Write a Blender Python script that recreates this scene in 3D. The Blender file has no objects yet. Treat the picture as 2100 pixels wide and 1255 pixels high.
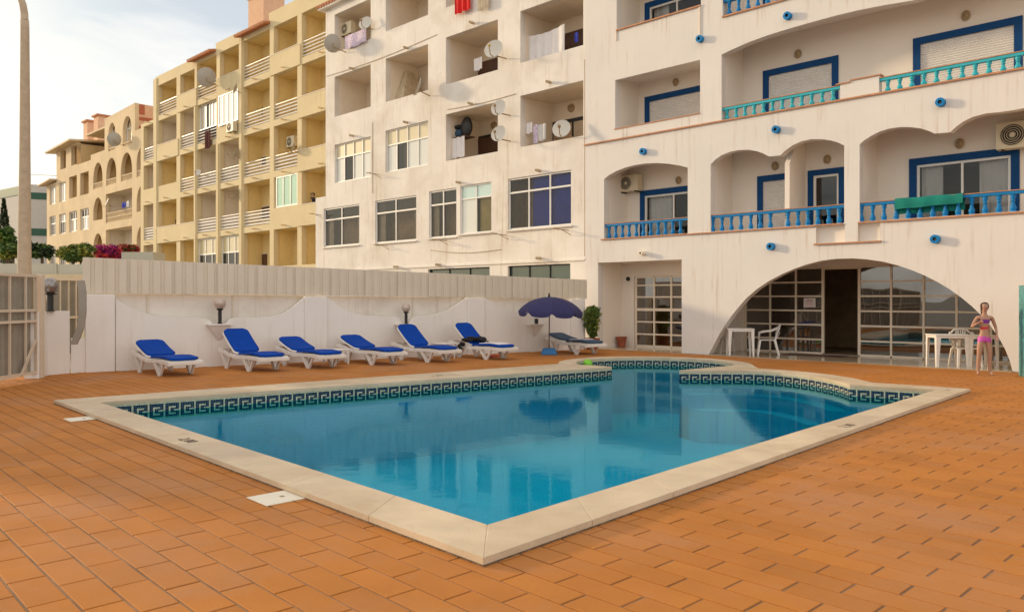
import bpy, math, random
from mathutils import Vector, Matrix
from mathutils.geometry import tessellate_polygon
random.seed(7)
R = math.radians
scene = bpy.context.scene
COL = scene.collection
# ------------------------------------------------------------------ camera
H = 1.55; FPX = 1600.0; HY = 613.0; CX = 1050.0
cam = bpy.data.cameras.new('camera'); camo = bpy.data.objects.new('camera', cam); COL.objects.link(camo)
camo.location = (0, 0, H); camo.rotation_euler = (R(90), 0, 0)
cam.sensor_width = 36; cam.lens = FPX/2100*36; cam.shift_y = -(627.5-HY)/2100
cam.clip_start = 0.05; cam.clip_end = 3000
scene.camera = camo
scene.view_settings.view_transform = 'Standard'; scene.view_settings.look = 'None'
scene.view_settings.gamma = 1; scene.view_settings.exposure = 0.90; scene.view_settings.use_curve_mapping = False
scene.render.engine = 'CYCLES'
scene.cycles.max_bounces = 8; scene.cycles.transparent_max_bounces = 12
# ------------------------------------------------------------------ light
SUN_EL = R(13.0); TRAVEL = Vector((.90, -.436, 0)).normalized()
w = bpy.data.worlds.new('World'); scene.world = w; w.use_nodes = True
nt = w.node_tree; nt.nodes.clear()
def N(nt, t, **k):
    n = nt.nodes.new(t)
    for a, v in k.items():
        if a == 'inp':
            for i, x in v.items(): n.inputs[i].default_value = x
        else: setattr(n, a, v)
    return n
def ramp(n, stops):
    cr = n.color_ramp
    while len(cr.elements) > 1: cr.elements.remove(cr.elements[0])
    cr.elements[0].position = stops[0][0]; cr.elements[0].color = tuple(stops[0][1])+((1,) if len(stops[0][1]) == 3 else ())
    for p, c in stops[1:]:
        e = cr.elements.new(p); e.color = tuple(c)+((1,) if len(c) == 3 else ())
    return n
sky = N(nt, 'ShaderNodeTexSky', sky_type='NISHITA', sun_disc=False, sun_elevation=SUN_EL,
        sun_rotation=math.atan2(-TRAVEL.x, -TRAVEL.y) % (2*math.pi), dust_density=2.5, air_density=1.0)
tc = N(nt, 'ShaderNodeTexCoord')
mp = N(nt, 'ShaderNodeMapping'); mp.inputs['Scale'].default_value = (1.6, 1.6, 5.5); mp.inputs['Location'].default_value = (0.3, 0.1, 0.4)
no = N(nt, 'ShaderNodeTexNoise', inp={'Scale': 1.7, 'Detail': 7, 'Roughness': .55, 'Distortion': .5})
cr = ramp(N(nt, 'ShaderNodeValToRGB'), [(.30, (0, 0, 0)), (.66, (1, 1, 1))])
# warm glow towards the low sun; sky away from it brightened as added fill
vd = N(nt, 'ShaderNodeVectorMath', operation='DOT_PRODUCT'); vd.inputs[1].default_value = tuple(-TRAVEL*math.cos(SUN_EL)+Vector((0, 0, math.sin(SUN_EL))))
mr = N(nt, 'ShaderNodeMapRange', inp={'From Min': -.2, 'From Max': 1.0})
cc = ramp(N(nt, 'ShaderNodeValToRGB'), [(0, (.90, .83, .75)), (.55, (.84, .78, .70)), (.8, (.56, .535, .50)), (.9, (.58, .54, .465)), (1, (.66, .59, .46))])
sc = N(nt, 'ShaderNodeVectorMath', operation='SCALE'); sc.inputs['Scale'].default_value = 11.5
tint = N(nt, 'ShaderNodeMix', data_type='RGBA', blend_type='MULTIPLY'); tint.inputs[0].default_value = 1
tint.inputs[7].default_value = (.66, .74, .80, 1)
mx = N(nt, 'ShaderNodeMix', data_type='RGBA')
bg = N(nt, 'ShaderNodeBackground', inp={'Strength': .1}); out = N(nt, 'ShaderNodeOutputWorld')
L = nt.links.new
L(tc.outputs['Generated'], mp.inputs['Vector']); L(mp.outputs[0], no.inputs['Vector']); L(no.outputs['Fac'], cr.inputs[0])
L(tc.outputs['Generated'], vd.inputs[0]); L(vd.outputs['Value'], mr.inputs['Value']); L(mr.outputs[0], cc.inputs[0])
L(cc.outputs[0], sc.inputs[0]); L(sky.outputs[0], tint.inputs[6])
mm = N(nt, 'ShaderNodeMath', operation='MAXIMUM'); m2 = N(nt, 'ShaderNodeMapRange', inp={'From Min': .80, 'From Max': .97})
L(mr.outputs[0], m2.inputs['Value']); L(m2.outputs[0], mm.inputs[0]); L(cr.outputs[0], mm.inputs[1])
m3 = N(nt, 'ShaderNodeMath', operation='MAXIMUM', inp={1: .30}); L(mm.outputs[0], m3.inputs[0])
L(m3.outputs[0], mx.inputs[0]); L(tint.outputs[2], mx.inputs[6]); L(sc.outputs[0], mx.inputs[7])
L(mx.outputs[2], bg.inputs['Color']); L(bg.outputs[0], out.inputs[0])
sl = bpy.data.lights.new('sun', 'SUN'); sl.energy = 1.75; sl.angle = R(4); sl.color = (1, .76, .48)
so = bpy.data.objects.new('sun', sl); COL.objects.link(so)
so.rotation_euler = (TRAVEL*math.cos(SUN_EL)-Vector((0, 0, math.sin(SUN_EL)))).to_track_quat('-Z', 'Y').to_euler()
# ------------------------------------------------------------------ materials
def mat(name, col, rough=.7, metal=0, var=.12, vscale=3.0, bump=0, bscale=60, streak=None, streak_amt=.35, spec=.5, rnd=None, grain=0, coat=0, world=False, stain=None):
    """procedural principled: base colour + broad noise variation + optional vertical streaks + optional per-piece variation"""
    m = bpy.data.materials.new(name); m.use_nodes = True; nt = m.node_tree; l = nt.links.new
    p = nt.nodes['Principled BSDF']; p.inputs['Roughness'].default_value = rough; p.inputs['Metallic'].default_value = metal
    p.inputs['Specular IOR Level'].default_value = spec; p.inputs['Coat Weight'].default_value = coat
    tc = N(nt, 'ShaderNodeTexCoord')
    crd = N(nt, 'ShaderNodeNewGeometry').outputs['Position'] if world else tc.outputs['Object']
    n1 = N(nt, 'ShaderNodeTexNoise', inp={'Scale': vscale, 'Detail': 6, 'Roughness': .6}); l(crd, n1.inputs['Vector'])
    lo = [max(0, c*(1-var)) for c in col]; hi = [min(1, c*(1+var)) for c in col]
    r1 = ramp(N(nt, 'ShaderNodeValToRGB'), [(.3, lo), (.7, hi)]); l(n1.outputs['Fac'], r1.inputs[0]); c = r1.outputs[0]
    if rnd:
        oi = N(nt, 'ShaderNodeObjectInfo'); ge = N(nt, 'ShaderNodeNewGeometry')
        ad = N(nt, 'ShaderNodeMath', operation='ADD'); l(oi.outputs['Random'], ad.inputs[0]); l(ge.outputs['Random Per Island'], ad.inputs[1])
        fr = N(nt, 'ShaderNodeMath', operation='FRACT'); l(ad.outputs[0], fr.inputs[0])
        r2 = ramp(N(nt, 'ShaderNodeValToRGB'), rnd); l(fr.outputs[0], r2.inputs[0])
        x = N(nt, 'ShaderNodeMix', data_type='RGBA', blend_type='MULTIPLY'); x.inputs[0].default_value = 1
        l(c, x.inputs[6]); l(r2.outputs[0], x.inputs[7]); c = x.outputs[2]
    if stain:
        for sc_, lo_, hi_, am_ in ((.55, .48, .70, .75), (3.5, .58, .72, .35)):
            ns = N(nt, 'ShaderNodeTexNoise', inp={'Scale': sc_, 'Detail': 7, 'Roughness': .62, 'Distortion': .4}); l(crd, ns.inputs['Vector'])
            rs = ramp(N(nt, 'ShaderNodeValToRGB'), [(lo_, (0, 0, 0)), (hi_, (am_, am_, am_))]); l(ns.outputs['Fac'], rs.inputs[0])
            x = N(nt, 'ShaderNodeMix', data_type='RGBA'); l(rs.outputs[0], x.inputs[0]); l(c, x.inputs[6]); x.inputs[7].default_value = tuple(stain)+(1,); c = x.outputs[2]
    if streak:
        mp = N(nt, 'ShaderNodeMapping'); mp.inputs['Scale'].default_value = (7, 7, .35); l(tc.outputs['Object'], mp.inputs[0])
        n2 = N(nt, 'ShaderNodeTexNoise', inp={'Scale': 1.0, 'Detail': 5, 'Roughness': .7}); l(mp.outputs[0], n2.inputs['Vector'])
        r3 = ramp(N(nt, 'ShaderNodeValToRGB'), [(.52, (0, 0, 0)), (.78, (1, 1, 1))]); l(n2.outputs['Fac'], r3.inputs[0])
        n3 = N(nt, 'ShaderNodeTexNoise', inp={'Scale': .8, 'Detail': 4}); l(tc.outputs['Object'], n3.inputs['Vector'])
        r4 = ramp(N(nt, 'ShaderNodeValToRGB'), [(.42, (0, 0, 0)), (.62, (1, 1, 1))]); l(n3.outputs['Fac'], r4.inputs[0])
        mu = N(nt, 'ShaderNodeMath', operation='MULTIPLY'); l(r3.outputs[0], mu.inputs[0]); l(r4.outputs[0], mu.inputs[1])
        m2 = N(nt, 'ShaderNodeMath', operation='MULTIPLY', inp={1: streak_amt}); l(mu.outputs[0], m2.inputs[0])
        x = N(nt, 'ShaderNodeMix', data_type='RGBA'); l(m2.outputs[0], x.inputs[0]); l(c, x.inputs[6]); x.inputs[7].default_value = tuple(streak)+(1,); c = x.outputs[2]
    if grain:
        n4 = N(nt, 'ShaderNodeTexNoise', inp={'Scale': 180, 'Detail': 3}); l(crd, n4.inputs['Vector'])
        x = N(nt, 'ShaderNodeMix', data_type='RGBA', blend_type='MULTIPLY'); x.inputs[0].default_value = grain
        r5 = ramp(N(nt, 'ShaderNodeValToRGB'), [(.35, (.72, .7, .66)), (.6, (1.05, 1.05, 1.05))]); l(n4.outputs['Fac'], r5.inputs[0])
        l(c, x.inputs[6]); l(r5.outputs[0], x.inputs[7]); c = x.outputs[2]
    l(c, p.inputs['Base Color'])
    if bump:
        n5 = N(nt, 'ShaderNodeTexNoise', inp={'Scale': bscale, 'Detail': 4}); l(tc.outputs['Object'], n5.inputs['Vector'])
        b = N(nt, 'ShaderNodeBump', inp={'Strength': bump, 'Distance': .01}); l(n5.outputs['Fac'], b.inputs['Height']); l(b.outputs[0], p.inputs['Normal'])
    return m
def glass(name, tint, refl=.35, rough=.01, base=None):
    m = bpy.data.materials.new(name); m.use_nodes = True; nt = m.node_tree; nt.nodes.clear(); l = nt.links.new
    o = N(nt, 'ShaderNodeOutputMaterial'); g = N(nt, 'ShaderNodeBsdfGlossy', inp={'Roughness': rough, 'Color': (.95, .95, .95, 1)})
    t = N(nt, 'ShaderNodeBsdfTransparent', inp={'Color': tuple(tint)+(1,)})
    f = N(nt, 'ShaderNodeFresnel', inp={'IOR': 1.5}); a = N(nt, 'ShaderNodeMath', operation='ADD', inp={1: refl}); a.use_clamp = True
    tc = N(nt, 'ShaderNodeTexCoord'); n = N(nt, 'ShaderNodeTexNoise', inp={'Scale': .9, 'Detail': 1}); l(tc.outputs['Object'], n.inputs['Vector'])
    b = N(nt, 'ShaderNodeBump', inp={'Strength': .25, 'Distance': .02}); l(n.outputs['Fac'], b.inputs['Height']); l(b.outputs[0], g.inputs['Normal'])
    s = N(nt, 'ShaderNodeMixShader'); l(f.outputs[0], a.inputs[0]); l(a.outputs[0], s.inputs[0]); l(g.outputs[0], s.inputs[2])
    if base:
        d = N(nt, 'ShaderNodeBsdfDiffuse', inp={'Color': tuple(base)+(1,)}); l(d.outputs[0], s.inputs[1])
    else: l(t.outputs[0], s.inputs[1])
    l(s.outputs[0], o.inputs[0]); return m
M = {}
M['white'] = mat('white_plaster', (.73, .685, .635), .85, var=.035, vscale=.6, streak=(.42, .28, .15), streak_amt=.8, bump=.25, bscale=25)
M['whitef'] = mat('fence_plaster', (.84, .79, .735), .85, var=.04, vscale=.6, streak=(.50, .38, .26), streak_amt=.35, bump=.3, bscale=22)  # even plaster tone, paler than the building walls
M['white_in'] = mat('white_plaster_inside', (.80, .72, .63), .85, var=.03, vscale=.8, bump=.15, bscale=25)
M['white2'] = mat('weathered_white_plaster', (.78, .73, .665), .88, var=.07, vscale=.7, streak=(.40, .27, .15), streak_amt=.75, stain=(.62, .55, .46), bump=.35, bscale=20)
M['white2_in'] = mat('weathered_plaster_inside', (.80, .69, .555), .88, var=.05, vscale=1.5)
M['yellow'] = mat('yellow_plaster', (.68, .56, .335), .88, var=.06, vscale=.5, streak=(.36, .26, .12), streak_amt=.55, bump=.2)
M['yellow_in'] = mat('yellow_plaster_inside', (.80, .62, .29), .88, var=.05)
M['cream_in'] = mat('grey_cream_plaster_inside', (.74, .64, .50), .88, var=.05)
M['ochre'] = mat('ochre_plaster', (.68, .53, .33), .9, var=.12, vscale=.5, streak=(.3, .2, .1), streak_amt=.6)
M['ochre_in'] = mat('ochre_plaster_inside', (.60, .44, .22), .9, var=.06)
M['pink'] = mat('pink_render', (.68, .42, .27), .9, var=.08)
M['redpaint'] = mat('red_brown_paint', (.42, .12, .06), .8)
M['terr'] = mat('terracotta_ledge', (.50, .24, .12), .75, var=.2, vscale=8)
M['rooftile'] = mat('clay_roof_tile', (.46, .18, .08), .8, var=.25, vscale=9)
M['dblue'] = mat('dark_blue_paint', (.001, .050, .17), .6, spec=.2, var=.08)
M['blue'] = mat('bright_blue_paint', (.001, .19, .47), .5, spec=.3, var=.1, vscale=9)
M['turq'] = mat('turquoise_paint', (.02, .42, .50), .42, var=.1, vscale=9)
M['alu'] = mat('white_aluminium', (.72, .70, .66), .4, var=.04)
M['beigeframe'] = mat('beige_frame_paint', (.78, .67, .53), .5, var=.06)
M['shutter'] = mat('roller_shutter', (.68, .64, .60), .55, var=.05)
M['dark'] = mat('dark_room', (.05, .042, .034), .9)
M['room'] = mat('brown_room', (.36, .235, .13), .9, var=.3, vscale=2)
M['room_blue'] = mat('blue_room_drape', (.04, .05, .42), .8, var=.3, vscale=4)
M['curtain'] = mat('white_curtain', (.62, .60, .58), .9, var=.06)
M['curtain_y'] = mat('yellow_curtain', (.60, .47, .18), .9, var=.15)
M['curtain_b'] = mat('beige_curtain', (.50, .40, .27), .9, var=.15)
M['darkwood'] = mat('dark_wood', (.10, .045, .025), .5, var=.2)
M['gl'] = glass('window_glass', (.86, .86, .84), .0)
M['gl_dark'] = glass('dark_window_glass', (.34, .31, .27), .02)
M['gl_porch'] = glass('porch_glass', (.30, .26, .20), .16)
M['gl_sky'] = glass('bright_reflecting_glass', (.7, .7, .7), .72, base=(.6, .55, .42))
M['gl_cream'] = glass('frosted_cream_glass', (.7, .7, .7), .10, .2, base=(.60, .50, .28))
M['gl_frost'] = glass('frosted_white_glass', (.7, .7, .7), .2, .15, base=(.52, .52, .47))
M['gl_green'] = glass('green_window_glass', (.3, .45, .4), .06, base=(.035, .07, .06))
M['gl_mint'] = glass('mint_green_glass', (.7, .7, .7), .15, .1, base=(.35, .62, .42))
M['gl_aqua'] = glass('pale_aqua_glass', (.7, .7, .7), .15, .1, base=(.42, .60, .55))
M['tile'] = mat('terracotta_paver', (.45, .172, .037), .75, var=.10, vscale=1.1, bump=.25, bscale=120, spec=.18, grain=.3, world=True, stain=(.42, .205, .10),
                rnd=[(0, (.92, .92, .93)), (.3, (.99, .98, .97)), (.6, (1.02, 1.03, 1.0)), (.85, (1.06, 1.05, 1.02)), (1, (.95, .94, .94))])
M['grout'] = mat('grey_mortar', (.26, .165, .095), .95, var=.4, vscale=2.2)
M['coping'] = mat('cream_stone', (.62, .50, .355), .8, world=True, stain=(.47, .33, .19), var=.10, vscale=2.5, bump=.5, bscale=140, grain=.5,
                  rnd=[(0, (.93, .92, .92)), (.5, (1, 1, 1)), (1, (1.05, 1.04, 1.02))])
M['coping_edge'] = mat('rough_stone_edge', (.16, .10, .055), .9, var=.5, vscale=14, bump=1, bscale=60)
M['marble'] = mat('polished_beige_marble', (.50, .38, .25), .14, var=.12, vscale=1.3, spec=.6)
M['plastic'] = mat('white_plastic', (.76, .72, .67), .45, var=.05, vscale=9, stain=(.60, .53, .44))
M['cushion'] = mat('royal_blue_cushion', (.001, .050, .34), .8, spec=.15, var=.14, vscale=5, bump=.7, bscale=9)
M['cushion_d'] = mat('dark_slate_cushion', (.03, .07, .13), .75, var=.1)
M['black'] = mat('black_paint', (.015, .014, .014), .5)
M['navy'] = mat('faded_navy_canvas', (.028, .026, .10), .85, var=.12, vscale=4)
M['bluebase'] = mat('blue_plastic', (.01, .14, .36), .5)
M['potclay'] = mat('clay_pot', (.30, .075, .03), .6, var=.2)
M['leaf'] = mat('green_leaf', (.065, .13, .022), .6, var=.5, vscale=5, rnd=[(0, (.5, .55, .5)), (.5, (1, 1, 1)), (1, (1.9, 1.6, 1.2))])
M['leaf_y'] = mat('yellow_green_leaf', (.25, .23, .03), .6, var=.5, vscale=3, rnd=[(0, (.3, .5, .4)), (.5, (.9, 1, 1)), (1, (1.3, 1.35, 1))])
M['leaf_d'] = mat('dark_green_leaf', (.03, .05, .015), .7, var=.4, vscale=3, rnd=[(0, (.5, .5, .5)), (1, (1.5, 1.5, 1.3))])
M['boug'] = mat('magenta_bracts', (.36, .01, .13), .7, var=.4, vscale=2, rnd=[(0, (.5, .5, 1)), (.6, (1, 1, 1)), (1, (1.5, 1, .6))])
M['boug_r'] = mat('red_bracts', (.50, .03, .03), .7, var=.4, vscale=2, rnd=[(0, (.5, .5, 1)), (.6, (1, 1, 1)), (1, (1.5, 1, .6))])
M['bark'] = mat('bark', (.12, .085, .05), .9, var=.3, vscale=20)
M['sheet'] = mat('beige_corrugated_steel', (.69, .61, .49), .55, var=.05, vscale=1.2, streak=(.4, .32, .22), streak_amt=.25)
M['sheet_g'] = mat('grey_corrugated_steel', (.30, .27, .215), .6, var=.1)
M['sheet_p'] = mat('pale_far_barrier', (.50, .47, .37), .6, var=.05)
M['gatepaint'] = mat('cream_gate_paint', (.66, .55, .42), .5, var=.08)
M['bentmetal'] = mat('grey_bent_metal', (.33, .30, .26), .55, var=.1)
M['lampmetal'] = mat('concrete_lamp_post', (.50, .385, .27), .8, var=.12, vscale=9, grain=.6)
M['dish'] = mat('pale_dish_paint', (.62, .58, .50), .55, var=.06)
M['dish_back'] = mat('grey_dish_back', (.42, .39, .34), .6, var=.05)
M['rust'] = mat('rusty_arm_metal', (.34, .24, .13), .7, var=.35, vscale=12)
M['ac'] = mat('cream_ac_casing', (.66, .57, .40), .5, var=.04)
M['towel_w'] = mat('white_towel', (.76, .72, .70), .95, var=.06)
M['towel_g'] = mat('green_towel', (.004, .19, .15), .95, var=.15)
M['towel_r'] = mat('red_cloth', (.62, .008, .006), .9, var=.2)
M['towel_be'] = mat('beige_cloth', (.60, .50, .36), .9, var=.15)
M['towel_br'] = mat('brown_cloth', (.10, .03, .022), .95, var=.3)
M['towel_li'] = mat('lilac_towel', (.68, .62, .70), .95, var=.1)
M['blackcloth'] = mat('black_crumpled_cloth', (.012, .012, .014), .85, var=.5, vscale=14)
M['floral'] = mat('pink_blue_patterned_cloth', (.60, .50, .62), .9, var=.5, vscale=22)
M['blueclo'] = mat('blue_cloth', (.03, .05, .40), .9)
M['ball'] = mat('lime_ball', (.22, .55, .03), .4)
M['redplast'] = mat('red_rubber', (.5, .02, .03), .5)
M['skin'] = mat('tanned_skin', (.42, .23, .15), .6, var=.08)
M['hair'] = mat('dark_hair', (.035, .02, .014), .6, var=.3, vscale=30)
M['swim_p'] = mat('purple_swimwear', (.18, .03, .30), .6)
M['swim_k'] = mat('pink_swimwear', (.52, .07, .38), .6)
M['swim_r'] = mat('red_swimwear', (.60, .015, .03), .6)
M['paper'] = mat('white_paper_notice', (.75, .70, .68), .8)
M['redink'] = mat('red_ink', (.45, .04, .03), .8)
M['ink'] = mat('dark_painted_numerals', (.10, .07, .05), .8)
M['lid'] = mat('cream_skimmer_lid', (.74, .68, .56), .45, var=.04)
M['mos_dark'] = mat('dark_navy_tessera', (.006, .009, .055), .55, var=.2, vscale=30, spec=.2)
M['mos_pale'] = mat('pale_green_tessera', (.52, .50, .33), .5, var=.25, vscale=30, rnd=[(0, (.8, .85, .8)), (1, (1.15, 1.1, 1.1))])
M['grey'] = mat('grey_asphalt_ground', (.28, .25, .21), .9, var=.1, vscale=.4)
M['whiteblk'] = mat('offwhite_far_building', (.56, .52, .46), .85, var=.04)
M['greenband'] = mat('dark_green_band', (.03, .10, .06), .6)
M['globe'] = glass('smoky_globe', (.6, .5, .45), .06, .1, base=(.50, .39, .31))
M['globe_d'] = glass('dark_smoky_globe', (.55, .45, .40), .12, .10, base=(.16, .125, .11))
M['glow'] = mat('gold_lamp_core', (.5, .35, .2), .5)
# pool shell mosaic: small tile joints over a turquoise blue
def pool_mat(wall=False):
    m = bpy.data.materials.new('turquoise_pool_mosaic'); m.use_nodes = True; nt = m.node_tree; l = nt.links.new
    p = nt.nodes['Principled BSDF']; p.inputs['Roughness'].default_value = .5
    tc = N(nt, 'ShaderNodeTexCoord'); br = N(nt, 'ShaderNodeTexBrick', offset=0, inp={'Scale': 1, 'Mortar Size': .006, 'Brick Width': .06, 'Row Height': .06,
        'Color1': (.002, .38, .58, 1), 'Color2': (.003, .45, .65, 1), 'Mortar': (.02, .49, .58, 1)})
    if wall:
        mp = N(nt, 'ShaderNodeMapping'); mp.vector_type = 'POINT'; sx = N(nt, 'ShaderNodeSeparateXYZ'); ad = N(nt, 'ShaderNodeMath', operation='ADD'); cx = N(nt, 'ShaderNodeCombineXYZ')
        l(tc.outputs['Object'], sx.inputs[0]); l(sx.outputs[0], ad.inputs[0]); l(sx.outputs[1], ad.inputs[1]); l(ad.outputs[0], cx.inputs[0]); l(sx.outputs[2], cx.inputs[1]); l(cx.outputs[0], br.inputs['Vector'])
    else: l(tc.outputs['Object'], br.inputs['Vector'])
    n = N(nt, 'ShaderNodeTexNoise', inp={'Scale': .6, 'Detail': 3}); l(tc.outputs['Object'], n.inputs['Vector'])
    r = ramp(N(nt, 'ShaderNodeValToRGB'), [(.3, (.82, .86, .9)), (.7, (1.1, 1.05, 1.0))]); l(n.outputs['Fac'], r.inputs[0])
    x = N(nt, 'ShaderNodeMix', data_type='RGBA', blend_type='MULTIPLY'); x.inputs[0].default_value = 1
    l(br.outputs['Color'], x.inputs[6]); l(r.outputs[0], x.inputs[7]); l(x.outputs[2], p.inputs['Base Color']); return m
M['pool'] = pool_mat(); M['poolw'] = pool_mat(True)
def water_mat():
    m = bpy.data.materials.new('pool_water'); m.use_nodes = True; nt = m.node_tree; nt.nodes.clear(); l = nt.links.new
    o = N(nt, 'ShaderNodeOutputMaterial'); g = N(nt, 'ShaderNodeBsdfGlossy', inp={'Roughness': .055, 'Color': (.42, .86, 1, 1)})
    t = N(nt, 'ShaderNodeBsdfTransparent', inp={'Color': (.12, .93, 1.0, 1)}); f = N(nt, 'ShaderNodeFresnel', inp={'IOR': 1.16})
    tc = N(nt, 'ShaderNodeTexCoord'); n = N(nt, 'ShaderNodeTexNoise', inp={'Scale': 5, 'Detail': 3, 'Roughness': .5}); l(tc.outputs['Object'], n.inputs['Vector'])
    b = N(nt, 'ShaderNodeBump', inp={'Strength': .06, 'Distance': .02}); l(n.outputs['Fac'], b.inputs['Height']); l(b.outputs[0], g.inputs['Normal']); 
    s = N(nt, 'ShaderNodeMixShader'); l(f.outputs[0], s.inputs[0]); l(t.outputs[0], s.inputs[1]); l(g.outputs[0], s.inputs[2]); l(s.outputs[0], o.inputs[0]); return m
M['water'] = water_mat()
# ------------------------------------------------------------------ mesh helpers
class MB:
    def __init__(s): s.v = []; s.f = []; s.mi = []; s.mats = []
    def m(s, k):
        if k not in s.mats: s.mats.append(k)
        return s.mats.index(k)
    def poly(s, pts, k=None):
        i = len(s.v); s.v += [tuple(p) for p in pts]; s.f.append(tuple(range(i, i+len(pts)))); s.mi.append(s.m(k) if k else 0)
    def faces(s, vs, fs, k=None):
        i = len(s.v); s.v += [tuple(p) for p in vs]; q = s.m(k) if k else 0
        for f in fs: s.f.append(tuple(i+j for j in f)); s.mi.append(q)
    def box(s, x0, x1, y0, y1, z0, z1, k=None):
        vs = [(x, y, z) for z in (z0, z1) for y in (y0, y1) for x in (x0, x1)]
        s.faces(vs, [(0, 2, 3, 1), (4, 5, 7, 6), (0, 1, 5, 4), (2, 6, 7, 3), (0, 4, 6, 2), (1, 3, 7, 5)], k)
    def hexa(s, b, t, k=None):
        """bottom quad b, top quad t (same winding)"""
        s.faces(list(b)+list(t), [(3, 2, 1, 0), (4, 5, 6, 7), (0, 1, 5, 4), (1, 2, 6, 5), (2, 3, 7, 6), (3, 0, 4, 7)], k)
    def prism(s, pts, z0, z1, k=None, ktop=None):
        n = len(pts); tri = tessellate_polygon([[Vector((p[0], p[1], 0)) for p in pts]])
        s.faces([(p[0], p[1], z1) for p in pts], tri, ktop or k); s.faces([(p[0], p[1], z0) for p in pts], tri, k)
        for i in range(n):
            a, b = pts[i], pts[(i+1) % n]; s.poly([(a[0], a[1], z0), (b[0], b[1], z0), (b[0], b[1], z1), (a[0], a[1], z1)], k)
    def tube(s, path, r, k=None, n=8, cap=True):
        path = [Vector(p) for p in path]; rs = r if isinstance(r, (list, tuple)) else [r]*len(path); rings = []
        for i, p in enumerate(path):
            d = (path[min(i+1, len(path)-1)]-path[max(i-1, 0)]).normalized()
            a = d.cross(Vector((0, 0, 1)) if abs(d.z) < .95 else Vector((1, 0, 0))).normalized(); b = d.cross(a)
            rings.append([p+(a*math.cos(2*math.pi*j/n)+b*math.sin(2*math.pi*j/n))*rs[i] for j in range(n)])
        vs = [q for r_ in rings for q in r_]; fs = []
        for i in range(len(path)-1):
            for j in range(n): fs.append((i*n+j, i*n+(j+1) % n, (i+1)*n+(j+1) % n, (i+1)*n+j))
        if cap: fs += [tuple(range(n)), tuple(range((len(path)-1)*n, len(path)*n))]
        s.faces(vs, fs, k)
    def bar(s, p, q, w, h, k=None):
        """rectangular bar from p to q: w sideways, h up"""
        p = Vector(p); q = Vector(q); d = (q-p).normalized(); a = d.cross(Vector((0, 0, 1)) if abs(d.z) < .95 else Vector((1, 0, 0))).normalized(); b = a.cross(d)
        o = [a*w/2+b*h/2, a*w/2-b*h/2, -a*w/2-b*h/2, -a*w/2+b*h/2]
        s.hexa([p+x for x in o], [q+x for x in o], k)
    def lathe(s, prof, k=None, n=12, c=(0, 0, 0)):
        vs = [(c[0]+r*math.cos(2*math.pi*j/n), c[1]+r*math.sin(2*math.pi*j/n), c[2]+z) for r, z in prof for j in range(n)]; fs = []
        for i in range(len(prof)-1):
            for j in range(n): fs.append((i*n+j, i*n+(j+1) % n, (i+1)*n+(j+1) % n, (i+1)*n+j))
        s.faces(vs, fs, k)
    def ball(s, c, r, k=None, n=16, m=10, sq=(1, 1, 1)):
        prof = [(max(r*math.sin(math.pi*i/m), 1e-4), -r*math.cos(math.pi*i/m)) for i in range(m+1)]
        i0 = len(s.v); s.lathe(prof, k, n)
        for i in range(i0, len(s.v)): v = s.v[i]; s.v[i] = (c[0]+v[0]*sq[0], c[1]+v[1]*sq[1], c[2]+v[2]*sq[2])
    def panel(s, outer, holes, b0, b1, k=None, kr=None):
        """vertical wall in the a-z plane, front face at b0, back at b1, with holes and their reveals"""
        loops = [[Vector((a, z, 0)) for a, z in l_] for l_ in [outer]+list(holes)]
        tri = tessellate_polygon(loops); flat = [p for l_ in loops for p in l_]
        s.faces([(p.x, b0, p.y) for p in flat], tri, k); s.faces([(p.x, b1, p.y) for p in flat], tri, k)
        for li, l_ in enumerate(loops):
            for i in range(len(l_)):
                p, q = l_[i], l_[(i+1) % len(l_)]; s.poly([(p.x, b0, p.y), (q.x, b0, q.y), (q.x, b1, q.y), (p.x, b1, p.y)], (kr or k) if li else k)
    def build(s, name, parent=None, mat=None, smooth=False, label=None, cat=None, group=None, kind=None, loc=None, bevel=0):
        me = bpy.data.meshes.new(name); me.from_pydata(s.v, [], s.f)
        if s.mats:
            for k in s.mats: me.materials.append(M[k] if k else M[mat])
            me.polygons.foreach_set('material_index', s.mi)
        elif mat: me.materials.append(M[mat])
        if smooth: me.polygons.foreach_set('use_smooth', [True]*len(me.polygons))
        me.update(); o = bpy.data.objects.new(name, me); COL.objects.link(o)
        if parent: o.parent = parent
        if loc: o.location = loc
        if bevel:
            bv = o.modifiers.new('bevel', 'BEVEL'); bv.width = bevel; bv.segments = 2; bv.limit_method = 'ANGLE'
        tag(o, label, cat, group, kind); return o
def tag(o, label=None, cat=None, group=None, kind=None):
    if label: o['label'] = label
    if cat: o['category'] = cat
    if group: o['group'] = group
    if kind: o['kind'] = kind
    return o
def empty(name, loc=(0, 0, 0), rz=0, label=None, cat=None, group=None, kind=None):
    o = bpy.data.objects.new(name, None); COL.objects.link(o); o.location = loc; o.rotation_euler = (0, 0, rz); o.empty_display_size = .2
    return tag(o, label, cat, group, kind)
def inst(src, parent=None, loc=None, rot=None, scale=None, name=None):
    o = src.copy(); COL.objects.link(o); o.parent = parent
    if loc is not None: o.location = loc
    if rot is not None: o.rotation_euler = rot
    if scale is not None: o.scale = scale
    return o
def copy_tree(root, loc, rz=None, label=None, scale=None):
    r = root.copy(); COL.objects.link(r); r.location = loc
    if rz is not None: r.rotation_euler = (0, 0, rz)
    if label: r['label'] = label
    if scale: r.scale = scale
    for ch in list(root.children):
        c = ch.copy(); COL.objects.link(c); c.parent = r
        for g in list(ch.children):
            d = g.copy(); COL.objects.link(d); d.parent = c
    return r
def G(px, py, z=0.0):
    """ground point seen at a pixel of the 2100 px wide photograph"""
    d = FPX*(H-z)/(py-HY); return Vector(((px-CX)/FPX*d, d, z))
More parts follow.
